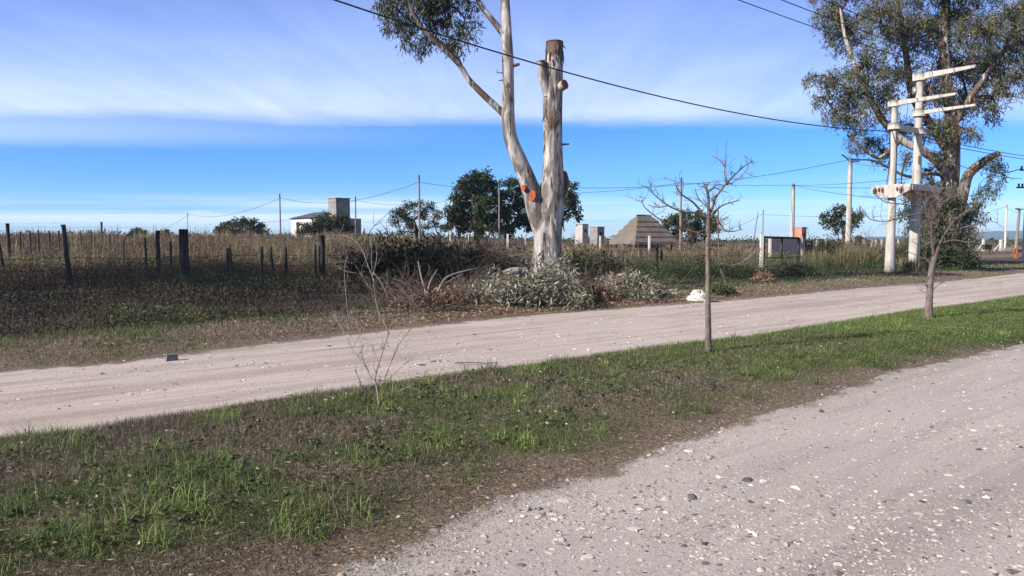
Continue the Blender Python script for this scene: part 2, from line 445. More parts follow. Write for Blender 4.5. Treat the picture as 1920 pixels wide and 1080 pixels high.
# ------------------------------------------------------------------ mesh helpers
class Geo:
    def __init__(s): s.V = []; s.F = {3: [], 4: []}; s.T = []; s.n = 0

    def add(s, V, F, tint=0.0):
        V = np.asarray(V, float).reshape(-1, 3); F = np.asarray(F, np.int64)
        if len(V) == 0 or len(F) == 0: return
        s.V.append(V); s.F[F.shape[1]].append(F + s.n)
        s.T.append(np.broadcast_to(np.asarray(tint, float), (len(V),)).copy()); s.n += len(V)

    def add2(s, V, Fa, Fb, tint=0.0):
        n0 = s.n; s.add(V, Fa, tint); Fb = np.asarray(Fb, np.int64); s.F[Fb.shape[1]].append(Fb + n0)

    def obj(s, name, mat, parent=None, origin=None, smooth=True):
        me = bpy.data.meshes.new(name)
        V = np.concatenate(s.V)
        if parent is not None: org = np.array(parent.location) + (np.array(parent.parent.location) if parent.parent else 0)
        else: org = np.array(origin if origin is not None else (0, 0, 0), float)
        me.vertices.add(len(V)); me.vertices.foreach_set('co', (V - org).astype(np.float32).ravel())
        F3 = np.concatenate(s.F[3]) if s.F[3] else np.zeros((0, 3), np.int64)
        F4 = np.concatenate(s.F[4]) if s.F[4] else np.zeros((0, 4), np.int64)
        loops = np.concatenate([F3.ravel(), F4.ravel()]).astype(np.int32)
        me.loops.add(len(loops)); me.loops.foreach_set('vertex_index', loops)
        np_ = len(F3) + len(F4); me.polygons.add(np_)
        start = np.concatenate([np.arange(len(F3)) * 3, len(F3) * 3 + np.arange(len(F4)) * 4]).astype(np.int32)
        me.polygons.foreach_set('loop_start', start)
        me.polygons.foreach_set('use_smooth', np.full(np_, smooth))
        a = me.attributes.new('tint', 'FLOAT', 'POINT'); a.data.foreach_set('value', np.concatenate(s.T).astype(np.float32))
        me.update(calc_edges=True); me.validate()
        me.materials.append(mat)
        o = bpy.data.objects.new(name, me); C.objects.link(o)
        if parent is not None: o.parent = parent
        else: o.location = org
        return o


def tag(o, label=None, cat=None, group=None, kind=None):
    if label: o['label'] = label
    if cat: o['category'] = cat
    if group: o['group'] = group
    if kind: o['kind'] = kind
    return o


def thing(name, label, cat, loc, group=None):
    o = bpy.data.objects.new(name, None); C.objects.link(o); o.location = tuple(loc); o.empty_display_size = .2
    return tag(o, label, cat, group)


def tube(g, pts, rad, sides=8, cap=True, rough=0.0, tint=0.0, seed=0):
    pts = np.asarray(pts, float); n = len(pts); rad = np.broadcast_to(np.asarray(rad, float), (n,))
    T = np.gradient(pts, axis=0); T /= np.linalg.norm(T, axis=1)[:, None] + 1e-12
    ref = np.array([0, 0, 1.0]) if abs(T[:, 2]).mean() < .8 else np.array([0, 1.0, 0])
    A = np.cross(T, ref); A /= np.linalg.norm(A, axis=1)[:, None] + 1e-12
    B = np.cross(A, T)
    th = np.arange(sides) * 2 * math.pi / sides
    rr = rad[:, None] * np.ones((n, sides))
    if rough > 0:
        z = np.arange(n)[:, None] / max(n, 2) * 9
        rr = rr * (1 + rough * (.5 * np.sin(3 * th[None] + z * .7 + seed) + .35 * np.sin(5 * th[None] - z * 1.1 + seed * 2) + .3 * np.sin(2 * th[None] + 2.1 * z) + .25 * np.sin(9 * th[None] + 1.7 * z + seed)))
    V = pts[:, None] + rr[..., None] * (np.cos(th)[None, :, None] * A[:, None] + np.sin(th)[None, :, None] * B[:, None])
    i = np.arange(n - 1)[:, None] * sides; j = np.arange(sides)[None]; j2 = (j + 1) % sides
    F = np.stack([i + j, i + j2, i + sides + j2, i + sides + j], -1).reshape(-1, 4)
    V = V.reshape(-1, 3)
    tv = np.repeat(np.broadcast_to(np.asarray(tint, float), (n,)), sides)
    if cap:
        big = rad.max() > .07          # crisp rim: the end caps get vertices of their own, a hair inside the rim
        a_, b_ = (V[:sides] * .999 + pts[0] * .001), (V[-sides:] * .999 + pts[-1] * .001)
        V = np.vstack([V, pts[0], pts[-1]] + ([a_, b_] if big else [])); c0, c1 = n * sides, n * sides + 1
        o0, o1 = (n * sides + 2, n * sides + 2 + sides) if big else (0, (n - 1) * sides)
        k = np.arange(sides); k2 = (k + 1) % sides
        Fc = np.vstack([np.stack([o0 + k2, o0 + k, np.full(sides, c0)], -1), np.stack([o1 + k, o1 + k2, np.full(sides, c1)], -1)])
        tt = [tv, [tv[0], tv[-1]]] + ([np.full(sides, tv[0]), np.full(sides, tv[-1])] if big else [])
        if big: Fc = np.vstack([Fc, np.stack([k, k2, o0 + k2], -1), np.stack([k, o0 + k2, o0 + k], -1), np.stack([(n - 1) * sides + k, o1 + k2, (n - 1) * sides + k2], -1), np.stack([(n - 1) * sides + k, o1 + k, o1 + k2], -1)])
        g.add2(V, F, Fc, np.concatenate(tt))
    else: g.add(V, F, tv)


def spline(pts, n=8):
    """Catmull-Rom through the points"""
    p = np.asarray(pts, float)
    if len(p) < 3:
        u = np.linspace(0, 1, n + 1)[:, None]; return p[0] * (1 - u) + p[-1] * u
    q = np.vstack([2 * p[0] - p[1], p, 2 * p[-1] - p[-2]]); out = []
    for i in range(1, len(q) - 2):
        u = np.linspace(0, 1, n, endpoint=False)[:, None]
        a, b, c, d = q[i - 1], q[i], q[i + 1], q[i + 2]
        out.append(.5 * (2 * b + (c - a) * u + (2 * a - 5 * b + 4 * c - d) * u ** 2 + (3 * b - a - 3 * c + d) * u ** 3))
    out.append(p[-1:]); return np.vstack(out)


def box(g, c, half, ax=(1, 0, 0), ay=(0, 1, 0), az=(0, 0, 1), taper=1.0, tint=0, bev=0.0):
    c = np.asarray(c, float); X, Y, Z = (np.asarray(v, float) for v in (ax, ay, az))
    if bev > 0:      # chamfered upright edges
        hx, hy, hz = half; b = bev
        ring = [(-hx + b, -hy), (hx - b, -hy), (hx, -hy + b), (hx, hy - b), (hx - b, hy), (-hx + b, hy), (-hx, hy - b), (-hx, -hy + b)]
        V = [c + x * X + y * Y + s * hz * Z for s in (-1, 1) for x, y in ring]
        F = [(i, (i + 1) % 8, 8 + (i + 1) % 8, 8 + i) for i in range(8)] + [(8, 9, 10, 11), (8, 11, 12, 15), (12, 13, 14, 15), (3, 2, 1, 0), (7, 4, 3, 0), (7, 6, 5, 4)]
        g.add(V, F, tint); return
    V = []
    for sz in (-1, 1):
        k = taper if sz > 0 else 1.0
        for sx, sy in ((-1, -1), (1, -1), (1, 1), (-1, 1)):
            V.append(c + sx * half[0] * k * X + sy * half[1] * k * Y + sz * half[2] * Z)
    g.add(V, [(0, 1, 2, 3)[::-1], (4, 5, 6, 7), (0, 1, 5, 4), (1, 2, 6, 5), (2, 3, 7, 6), (3, 0, 4, 7)], tint)


z3 = np.array([0, 0, 1.0])


def unit(v): return v / (np.linalg.norm(v, axis=-1, keepdims=True) + 1e-12)


def leaves(g, pos, L, W, droop=.5, tint=.5, tvar=.2, flat_=0.0):
    n = len(pos)
    if n == 0: return
    d = unit(rng.normal(size=(n, 3)) * np.array([1, 1, 1 - flat_]) + np.array([0, 0, -droop * 2]))
    s = unit(np.cross(d, rng.normal(size=(n, 3)) * np.array([1, 1, 1 - flat_ * .5])))
    k = rng.uniform(.6, 1.25, n)[:, None]; L_ = L * k; W_ = W * k
    nrm = np.cross(d, s)
    V = np.stack([pos, pos + d * L_ * .45 + s * W_ * .5 + nrm * W_ * .15, pos + d * L_, pos + d * L_ * .45 - s * W_ * .5 + nrm * W_ * .15], 1).reshape(-1, 3)
    F = np.arange(n * 4).reshape(n, 4)
    t = np.clip(np.broadcast_to(np.asarray(tint, float), (n,)) + rng.normal(size=n) * tvar, 0, 1)
    g.add(V, F, np.repeat(t, 4))


def blades(g, base, h, w, lean=.4, tint=.5, curl=.5):
    n = len(base)
    if n == 0: return
    az = rng.uniform(0, 2 * math.pi, n); d = np.stack([np.cos(az), np.sin(az), np.zeros(n)], 1)
    a2 = rng.uniform(0, 2 * math.pi, n); s = np.stack([np.cos(a2), np.sin(a2), np.zeros(n)], 1)
    h = np.broadcast_to(np.asarray(h, float), (n,))[:, None]; w = np.broadcast_to(np.asarray(w, float), (n,))[:, None]
    le = (np.abs(rng.normal(size=(n, 1))) * lean)
    up = np.array([0, 0, 1.0])
    mid = base + h * (.55 * up * (1 - .25 * le) + d * le * .30)
    tip = base + h * (up * np.clip(1 - le * curl, .1, 1) + d * le * .95)
    V = np.stack([base - s * w * .5, base + s * w * .5, mid + s * w * .42, mid - s * w * .42, tip], 1).reshape(-1, 3)
    b = np.arange(n)[:, None] * 5
    g.add2(V, b + np.array([[0, 1, 2, 3]]), b + np.array([[3, 2, 4]]), np.repeat(np.broadcast_to(np.asarray(tint, float), (n,)), 5))


def on_land(x, y, dz=0.0): return np.stack([x, y, hh(x, y) + dz], 1)


def fan(n, d0, d1, azmax=43, az0=None):
    """points on the land, thinning out with distance"""
    u = rng.uniform(size=n); d = d0 * (d1 / d0) ** u
    a = np.radians(rng.uniform(az0 if az0 is not None else -azmax, azmax, n))
    return d * np.tan(a), d, d


# ------------------------------------------------------------------ the land and the roads
def build_land():
    def axis(lo, hi, fine_lo, fine_hi, step, grow):
        a = list(np.arange(fine_lo, fine_hi, step)); d = step
        v = fine_hi
        while v < hi: a.append(v); d *= grow; v += d
        a.append(hi); d = step; v = fine_lo
        while v > lo: d *= grow; v -= d; a.insert(0, max(v, lo))
        return np.unique(np.array(a))
    S = axis(-3500, 5200, -8, 30, .13, 1.06); T = axis(-3500, 5200, -1, 15, .10, 1.06)
    SS, TT = np.meshgrid(S, T, indexing='ij'); X, Y = xy(SS, TT)
    e1, e2, e3 = E1(SS), E2(SS), E3(SS)
    Z = hh(X, Y)
    inroad = np.maximum(sstep(-TT, -e1 - .05, -e1 + .35), sstep(TT, e2 + .05, e2 + .4) * sstep(-TT, -e3 + .05, -e3 + .4))
    Z = Z - .05 * inroad
    V = np.stack([X, Y, Z], -1).reshape(-1, 3)
    m = len(T); i = np.arange(len(S) - 1)[:, None] * m; j = np.arange(m - 1)[None]
    F = np.stack([i + j, i + m + j, i + m + j + 1, i + j + 1], -1).reshape(-1, 4)
    g = Geo(); g.add(V, F)
    o = g.obj('ground', M['ground']); tag(o, kind='structure')
    vg = (TT - e1) / np.maximum(e2 - e1, .5)
    inverge = (TT > e1) & (TT < e2)
    green = np.where(inverge, .18 + .42 * vg + .4 * sstep(SS, 5, 14), .42)
    dry = np.where(inverge, .85 - 1.3 * vg, .5)
    strip = (TT > e3) & (TT < e3 + 2.2)
    dry = np.where(strip, 1.0, dry); green = np.where(strip, .12, green)
    weeds = (TT >= e3 + 2.2) & (TT < 23)
    dry = np.where(weeds, .15, dry); green = np.where(weeds, .3, green)
    field = TT >= 23
    dry = np.where(field, .75, dry); green = np.where(field, .3, green)
    for nm, a in (('green', green), ('dry', dry)):
        at = o.data.attributes.new(nm, 'FLOAT', 'POINT'); at.data.foreach_set('value', a.astype(np.float32).ravel())

    def strip_sheet(name, lo, hi, S, mat, nt, dz):
        U = .5 - .5 * np.cos(math.pi * np.linspace(0, 1, nt))      # finer towards both edges
        L, Hh = lo(S), hi(S)
        TT = L[:, None] + (Hh - L)[:, None] * U[None]; SS = np.repeat(S[:, None], nt, 1)
        X, Y = xy(SS, TT); Z = hh(X, Y) + dz
        V = np.stack([X, Y, Z], -1).reshape(-1, 3)
        soil = np.maximum(np.exp(-(Hh[:, None] - TT) / .30), np.exp(-(TT - L[:, None]) / .16))
        i = np.arange(len(S) - 1)[:, None] * nt; j = np.arange(nt - 1)[None]
        F = np.stack([i + j, i + nt + j, i + nt + j + 1, i + j + 1], -1).reshape(-1, 4)
        g = Geo(); g.add(V, F, soil.ravel()); return tag(g.obj(name, mat), kind='structure')
    Sf = axis(-400, 400, -10, 45, .06, 1.1)
    wob = lambda s, k: .10 * (vnoise(s, s * 0, .12, k) - .5) + .12 * (vnoise(s, s * 0, .31, k + 2) - .5)
    strip_sheet('near_gravel_road', lambda s: np.full_like(s, -9.0), lambda s: E1(s) + .16 + wob(s, 1), Sf, M['near_road'], 64, 0)
    strip_sheet('far_gravel_road', lambda s: E2(s) + wob(s, 2), lambda s: E3(s) + wob(s, 3), Sf, M['far_road'], 40, 0)
    # pale road crossing far off on the right
    a = [flat(1795, 473), flat(2300, 471), flat(2300, 466.5), flat(1795, 467)]
    g = Geo(); n = 24; V = []
    for k in range(n):
        u = k / (n - 1)
        for p, q in ((a[0], a[1]), (a[3], a[2])):
            x, y = p[0] + (q[0] - p[0]) * u, p[1] + (q[1] - p[1]) * u
            V.append((x, y, float(hh(x, y)) + .06))
    g.add(V, [(2 * k, 2 * k + 2, 2 * k + 3, 2 * k + 1) for k in range(n - 1)])
    tag(g.obj('crossing_road', M['cross_road']), kind='structure')


build_land()


def build_hills():
    g = Geo(); n = 160
    az = np.radians(np.linspace(8, 75, n)); D = 4200.0
    prof = [(8, 0), (20, .1), (24, .25), (27.5, .45), (30, .7), (31.5, .85), (32.6, .8), (33.2, .95), (34.2, 1.0), (36, .9), (38, 1.1), (43, .8), (50, 1.2), (60, .9), (75, .3)]
    hgt = np.interp(np.degrees(az), [p[0] for p in prof], [p[1] for p in prof]) * 48
    hgt += 2.5 * np.sin(az * 60) + 2 * np.sin(az * 133 + 1) + 1.2 * np.sin(az * 310)
    hgt = np.maximum(hgt, 0) * sstep(np.degrees(az), 8, 22)
    V = []
    for k, a in enumerate(az):
        for r, f in ((D - 900, 0), (D - 500, .35), (D - 200, .8), (D, 1), (D + 400, .7), (D + 900, 0)):
            wob = 1 + .12 * math.sin(k * .9 + r * .01)
            V.append((r * math.sin(a), r * math.cos(a), hgt[k] * f * (wob if f < 1 else 1) - (6 if f == 0 else 0)))
    F = [(k * 6 + j, k * 6 + j + 1, k * 6 + 7 + j, k * 6 + 6 + j) for k in range(n - 1) for j in range(5)]
    g.add(V, F); tag(g.obj('hills', M['hill']), kind='structure')


build_hills()


# ------------------------------------------------------------------ trees
def grow_crown(gb, gl, nodes, clumps, leafL, leafW, droop, dens=1.0, sub_r=.32, tint=.5, tvar=.16, limb_r=.05, twig_r=.010, hang=0.0, sides=5, per=16, spread=.9, twigs=True):
    """limbs reach from the skeleton to every clump, twigs fan out, leaves sit round the twig ends"""
    nodes = [np.asarray(n, float) for n in nodes]
    order = sorted(range(len(clumps)), key=lambda i: min(np.linalg.norm(np.asarray(clumps[i][0]) - n) for n in nodes))
    for i in order:
        c, r = np.asarray(clumps[i][0], float), clumps[i][1]
        to = clumps[i][2] if len(clumps[i]) > 2 else 0.0
        N = np.array(nodes); dist = np.linalg.norm(N - c, axis=1) + 1.2 * np.maximum(0, N[:, 2] - c[2] + .2)
        a = N[int(np.argmin(dist))]; L = np.linalg.norm(c - a)
        if L > .15:
            mid = (a + c) / 2 + np.array([rng.normal() * .08, rng.normal() * .08, .10 + .05 * rng.normal()]) * L
            path = spline([a, mid, c], 6)
            tube(gb, path, np.linspace(limb_r * min(1.6, .6 + L * .25), limb_r * .35, len(path)), sides, rough=.1, seed=i)
            for q in path[3::3]: nodes.append(q)
        ns = max(4, int(dens * (r / sub_r) ** 2.2 * 2.2))
        dirs = unit(rng.normal(size=(ns, 3))); rad = r * rng.uniform(.15, 1, ns) ** .5
        subs = c + dirs * rad[:, None] * np.array([1, 1, .85])
        if twigs:
            for q in subs:
                m_ = (c + q) / 2 + rng.normal(size=3) * r * .12
                tube(gb, [c + (q - c) * .15, m_, q + np.array([0, 0, -hang * .3])], [twig_r * 1.8, twig_r * 1.2, twig_r * .5], 3, cap=False)
        n = int(ns * per)
        k = rng.integers(0, ns, n)
        off = rng.normal(size=(n, 3)) * sub_r * .5 * spread * np.array([1, 1, .8])
        if hang > 0:
            off[:, 2] -= np.abs(rng.normal(size=n)) * hang; off[:, :2] *= .75
        st_ = rng.normal(size=ns) * .10
        leaves(gl, subs[k] + off, leafL, leafW, droop, np.clip(tint + to + st_[k], 0, 1), tvar)


def px_clumps(lst, d, dvar=.5, mpp=None):
    out = []
    for t in lst:
        px, py, r = t[:3]; dd = d + (t[3] if len(t) > 3 and t[3] is not None else rng.normal() * dvar)
        out.append((P(px, py, dd), r * dd / FPX, t[4] if len(t) > 4 else 0.0))
    return out


def fill_above(px, py, r):
    return (px, py, r)


def main_eucalyptus():
    base = G(1026, 541); d = base[1]
    root = thing('eucalyptus_tree', 'pale smooth-barked forked eucalyptus with one stem sawn off flat, beside the far road', 'tree', base)
    g = Geo()
    q = lambda px, py, dz=0: P(px, py, d + dz)
    m = d / FPX
    # right stem with the butt of the tree, cut off square
    pts = [base - np.array([0, 0, .15]), q(1025, 520), q(1026, 480), q(1028, 430), q(1033, 390), q(1036, 340), q(1036, 280), q(1036, 220), q(1037, 160), q(1039, 110), q(1040, 79)]
    rad = np.array([37, 31, 27.5, 26, 23, 20, 18.3, 17.5, 17.2, 16.5, 16.2]) * m
    path = spline(pts, 8); rr = spline(np.stack([rad, rad * 0, rad * 0], 1), 8)[:, 0]
    flare = np.zeros(len(path)); flare[:6] = np.linspace(.10, 0, 6)
    peel = np.interp(path[:, 2], [0, 2, 3.6, 4.5, 6.2, 6.9, 7.2, 8.5], [-.12, -.09, .02, .06, .03, .05, .30, .34])
    tube(g, path, rr + flare, 36, rough=.075, tint=peel, seed=1)
    # left stem
    pts = [q(1020, 440, .05), q(1006, 395, -.02), q(993, 350, -.05), q(973, 300, -.1), q(958, 262, -.1), q(953, 225, -.1), q(953, 180), q(953, 120), q(950, 60), q(947, 0, .1), q(945, -70, .2), q(952, -150, .3), q(960, -230, .3)]
    rad = np.array([19, 18.5, 16.5, 14.6, 12.8, 11.8, 11.2, 10.8, 9.8, 8.3, 7, 5.2, 3.5]) * m
    path2 = spline(pts, 7); rr2 = spline(np.stack([rad, rad * 0, rad * 0], 1), 7)[:, 0]
    peel2 = np.interp(path2[:, 2], [1.5, 3.2, 4.8, 6, 8, 12], [-.10, -.04, .02, .10, .08, 0.1])
    tube(g, path2, rr2, 28, rough=.07, tint=peel2, seed=4)
    # side limbs
    l1 = spline([q(952, 222), q(935, 205), q(905, 176), q(880, 150), q(862, 122, -.1), q(838, 98, -.2), q(806, 68, -.3), q(780, 35, -.3), q(765, 0, -.3)], 5)
    tube(g, l1, np.linspace(6.8, 2.9, len(l1)) * m, 14, rough=.08, tint=.12, seed=3)
    l1b = spline([q(866, 128), q(855, 104, .1), q(838, 88, .2), q(815, 72, .2), q(790, 55, .3), q(760, 30, .3)], 5)
    tube(g, l1b, np.linspace(4.2, 1.8, len(l1b)) * m, 10, rough=.08, tint=.08, seed=6)
    l1c = spline([q(858, 108, .1), q(858, 80, .2), q(868, 55, .3), q(872, 30, .4)], 5)
    tube(g, l1c, np.linspace(2.0, .8, len(l1c)) * m, 8, tint=.08, seed=6)
    l2 = spline([q(949, 70), q(935, 52), q(915, 28), q(898, 5, .1), q(885, -30, .2), q(868, -80, .3)], 5)
    tube(g, l2, np.linspace(6.6, 3.4, len(l2)) * m, 12, rough=.07, tint=.05, seed=8)
    # stub beside the sawn top, broken pegs, burl
    tube(g, spline([q(1028, 178, -.1), q(1019, 150, -.18), q(1014, 114, -.22)], 6), np.linspace(9, 8, 13) * m, 16, rough=.07, tint=-.05, seed=9)
    for a, b, r_ in (((960, 124), (974, 120), 3.4), ((945, 137), (931, 136), 1.0), ((932, 137), (932, 131), .8), ((945, 150), (935, 151), 1.2), ((1052, 271), (1067, 270), 2.0)):
        tube(g, [q(*a, -.05), q(*b, -.1)], [r_ * m, r_ * m * .8], 7, tint=.3)
    lump = spline([q(1050, 322, .1), q(1058, 335, .12), q(1060, 352, .1), q(1052, 368, .1)], 5)
    tube(g, lump, np.array([3, 7, 9, 9.5, 9, 8.5, 8, 8, 7.5, 7, 7, 6, 5, 4, 3, 2])[:len(lump)] * m, 12, rough=.2, tint=.3, seed=2)
    for k in range(60):      # strips of peeling bark
        i = rng.integers(18, len(path) - 2); a = rng.uniform(-1.2, 1.5); rr_ = rr[i] * 1.02
        p0 = path[i] + np.array([math.sin(a) * rr_, -math.cos(a) * rr_, 0]); ln = rng.uniform(.1, .45)
        out = np.array([math.sin(a), -math.cos(a), 0]) * rng.uniform(.02, .08)
        tube(g, [p0, p0 + out * .4 - np.array([0, 0, ln * .5]), p0 + out - np.array([0, 0, ln])], [.012, .016, .004], 4, tint=.4)
    for k in range(14):      # torn bark round the sawn top
        a_ = rng.uniform(0, 6.28); o3 = np.array([math.cos(a_), math.sin(a_), 0]); p0 = path[-1] + o3 * 16.6 * m - z3 * rng.uniform(.25, .8); ln_ = rng.uniform(.15, .42)
        tube(g, [p0, p0 + o3 * .015 + z3 * ln_ * .5, p0 + o3 * rng.uniform(.02, .07) + z3 * ln_ * (.75 if k % 3 else 1)], [.03, .035, .008], 4, tint=.4)
    g.obj('trunk', M['euc_bark'], root)
    # the sawn faces
    def stub(a, bdir, length, r, mat, name='cut_stub'):
        a = np.asarray(a); bdir = unit(np.asarray(bdir, float)); gg = Geo()
        tube(gg, [a, a + bdir * length * .5, a + bdir * length], [r * 1.15, r * 1.02, r], 20, rough=.03, tint=0)
        o = gg.obj(name, M['euc_bark'], root)
        gd = Geo(); n = 40; A_ = unit(np.cross(bdir, z3)); B_ = np.cross(bdir, A_); cc = a + bdir * (length + .004)   # flat ragged sawn oval
        V = [cc + bdir * .004 * math.sin(7)]
        for f_ in (.35, .7, 1.0):
            for k in range(n):
                th = 2 * math.pi * k / n; rr_ = r * f_ * (1 + (.05 * math.sin(3 * th + length * 40) + .03 * math.sin(7 * th) + .02 * rng.normal()) * f_)
                V.append(cc + A_ * rr_ * .92 * math.cos(th) + B_ * rr_ * 1.06 * math.sin(th) + bdir * rng.normal() * .0025)
        gd.add2(V, [(0, 1 + k, 1 + (k + 1) % n) for k in range(n)], [(1 + q_ * n + k, 1 + (q_ + 1) * n + k, 1 + (q_ + 1) * n + (k + 1) % n, 1 + q_ * n + (k + 1) % n) for q_ in (0, 1) for k in range(n)])
        e = bpy.data.objects.new('cut_face', None)
        f = gd.obj('cut_face', mat, None, origin=a + bdir * length, smooth=False)
        f.parent = o; f.location = tuple(a + bdir * length - np.array(root.location))
        bpy.data.objects.remove(e)
        return o
    stub(q(1001, 368, -.12), (-.35, -.93, .05), .22, 9.0 * m, M['cut'])
    stub(q(988, 354, -.2), (-.62, -.78, .10), .18, 5.4 * m, M['cut'])
    stub(q(1044, 168, -.05), (.62, -.72, .30), .36, 8.6 * m, M['cut_old'])
    top = Geo(); tube(top, [path[-1] + np.array([0, 0, 0.003]), path[-1] + np.array([0, 0, .015])], [16.0 * m, 15.6 * m], 30)
    top.obj('sawn_top', M['cut_old'], root)
    # crown
    gl, gb = Geo(), Geo()
    cl = [(745, 20, 26), (765, 48, 24), (720, 8, 20), (790, 15, 30), (820, 40, 26), (812, 8, 26), (842, 14, 26), (800, 68, 20), (730, 45, 14), (775, 85, 12), (786, 98, 9),
          (865, 50, 20), (845, 72, 18), (882, 64, 14), (860, 88, 12), (888, 42, 12), (750, -20, 34), (800, -35, 40), (850, -30, 34), (880, 5, 18), (755, 75, 10),
          (790, -90, 45), (860, -95, 45), (900, -150, 60), (960, -190, 60), (1010, -160, 55), (980, -250, 60), (900, -230, 55), (840, -170, 50)]
    grow_crown(gb, gl, list(l1[25:]) + list(l1b[8:]) + list(l1c[6:]) + list(l2[16:]) + list(path2[70:]), px_clumps(cl, d, .45), .17, .030, .75, dens=3.3, sub_r=.22, tint=.33, tvar=.18,
               limb_r=.030, twig_r=.007, hang=.12, per=20, spread=1.0)
    c = gl.obj('crown', M['euc_leaf'], root, smooth=False)
    gb.obj('twigs', M['bark_dark'], root)


main_eucalyptus()


def right_eucalyptus():
    d = 44.0; base = land(1778, d)
    root = thing('eucalyptus_tree', 'huge spreading eucalyptus towering behind the concrete transformer platform', 'tree', base)
    q = lambda px, py, dz=0: P(px, py, d + dz); m = d / FPX
    g = Geo()
    tr = spline([base - np.array([0, 0, .3]), q(1776, 460), q(1774, 410), q(1778, 360), q(1783, 310), q(1786, 260), q(1782, 200), q(1775, 140), q(1770, 70), q(1775, -10), q(1790, -100), q(1800, -200), q(1800, -300)], 7)
    tube(g, tr, np.interp(np.linspace(0, 12, len(tr)), range(13), [22, 18, 16, 15, 14, 12, 10, 9, 8, 7, 6, 5, 3]) * m, 22, rough=.12, tint=.16, seed=2)
    lr = spline([q(1780, 430), q(1796, 395, -.3), q(1808, 350, -.5), q(1818, 325, -.6), q(1840, 306, -.8), q(1862, 292, -1), q(1875, 288, -1)], 6)
    tube(g, lr, np.interp(np.linspace(0, 6, len(lr)), range(7), [11, 10.5, 9.5, 9, 7.5, 5.5, 3.5]) * m, 16, rough=.10, tint=.10, seed=5)
    ll = spline([q(1778, 345), q(1760, 305, -.6), q(1728, 282, -1), q(1690, 262, -.8), q(1655, 225, -.5), q(1630, 180, -.3), q(1605, 130), q(1585, 70), q(1575, 10)], 6)
    tube(g, ll, np.interp(np.linspace(0, 8, len(ll)), range(9), [9.5, 8.5, 7.5, 7, 6.2, 5.2, 4.2, 3.2, 2]) * m, 14, rough=.08, tint=-.1, seed=7)
    l3 = spline([q(1783, 290), q(1745, 235, .8), q(1712, 180, 1), q(1700, 110, 1), q(1690, 40, 1), q(1680, -40, 1)], 6)
    tube(g, l3, np.interp(np.linspace(0, 5, len(l3)), range(6), [9, 8, 7, 5.5, 4, 2.6]) * m, 12, rough=.08, tint=.15, seed=9)
    l4 = spline([q(1784, 240), q(1815, 190, -.5), q(1850, 140, -.8), q(1885, 90, -1), q(1910, 30, -1), q(1940, -40, -1)], 6)
    tube(g, l4, np.interp(np.linspace(0, 5, len(l4)), range(6), [7, 6, 5, 4, 3, 2]) * m, 12, rough=.08, tint=.15, seed=3)
    l5 = spline([q(1690, 262, -.8), q(1650, 295, -1), q(1615, 275, -1), q(1590, 255, -1)], 6)
    tube(g, l5, np.linspace(4, 1.5, len(l5)) * m, 9, rough=.08, tint=.2, seed=3)
    l6 = spline([q(1776, 330), q(1740, 325, -1), q(1700, 330, -1.4), q(1640, 302, -1.6), q(1600, 300, -1.6)], 6)
    tube(g, l6, np.linspace(4, 1.3, len(l6)) * m, 9, rough=.08, tint=.25, seed=3)
    g.obj('trunk', M['euc_bark'], root)
    cl = [(1590, 60, 46), (1650, 25, 48), (1558, 30, 34), (1700, 60, 50), (1625, 115, 46), (1565, 150, 34), (1528, 142, 18), (1512, 152, 10), (1600, 180, 40), (1650, 190, 38), (1540, 182, 20), (1690, 140, 44),
          (1568, 212, 28), (1610, 230, 30), (1632, 268, 26), (1600, 262, 18), (1690, 235, 32), (1655, 290, 20), (1700, 290, 18), (1745, 60, 46), (1790, 30, 50), (1840, 60, 50), (1895, 25, 50), (1905, 90, 44), (1850, 130, 46),
          (1795, 120, 48), (1745, 165, 40), (1900, 150, 36), (1860, 180, 30), (1815, 190, 40), (1785, 235, 30), (1820, 245, 22), (1750, 235, 26), (1860, 215, 16), (1765, 290, 22), (1735, 320, 20),
          (1950, 60, 50), (1960, 130, 40), (1990, 0, 50), (1560, -20, 44), (1620, -40, 50), (1700, -20, 50), (1780, -50, 60), (1860, -50, 60), (1940, -60, 60), (1640, -110, 60), (1730, -120, 70), (1830, -130, 70), (1920, -150, 60),
          (1780, -220, 70), (1860, -240, 60), (1700, -200, 50),
          (1745, 370, 26), (1720, 400, 20), (1712, 425, 14), (1760, 410, 30), (1790, 400, 24), (1775, 445, 26), (1740, 440, 22), (1805, 430, 22), (1820, 400, 18), (1752, 345, 18), (1800, 460, 16),
          (1690, 345, 8), (1700, 372, 9)]
    brown = [(1832, 402, 16, None, .42), (1826, 428, 12, None, .42), (1838, 382, 10, None, .35)]
    hangl = [(1866, 296, 15), (1878, 310, 12), (1862, 314, 11), (1884, 328, 8), (1850, 350, 13), (1865, 358, 10), (1834, 365, 13), (1872, 340, 8), (1848, 300, 10), (1856, 330, 7)]
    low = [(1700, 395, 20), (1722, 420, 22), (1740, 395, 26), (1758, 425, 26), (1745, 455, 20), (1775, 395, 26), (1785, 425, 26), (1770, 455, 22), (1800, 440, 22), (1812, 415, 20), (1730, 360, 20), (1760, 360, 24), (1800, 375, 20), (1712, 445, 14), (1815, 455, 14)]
    gb, gl = Geo(), Geo()
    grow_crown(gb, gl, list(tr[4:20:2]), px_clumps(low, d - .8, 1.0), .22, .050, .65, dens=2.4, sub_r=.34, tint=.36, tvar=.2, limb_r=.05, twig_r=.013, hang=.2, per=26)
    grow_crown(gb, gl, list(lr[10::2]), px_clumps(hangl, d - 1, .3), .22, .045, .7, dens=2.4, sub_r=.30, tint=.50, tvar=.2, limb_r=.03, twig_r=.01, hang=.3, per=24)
    nodes = list(tr[14::2]) + list(ll[6::2]) + list(l3[6::3]) + list(l4[6::3]) + list(l5[4::3]) + list(l6[4::3])
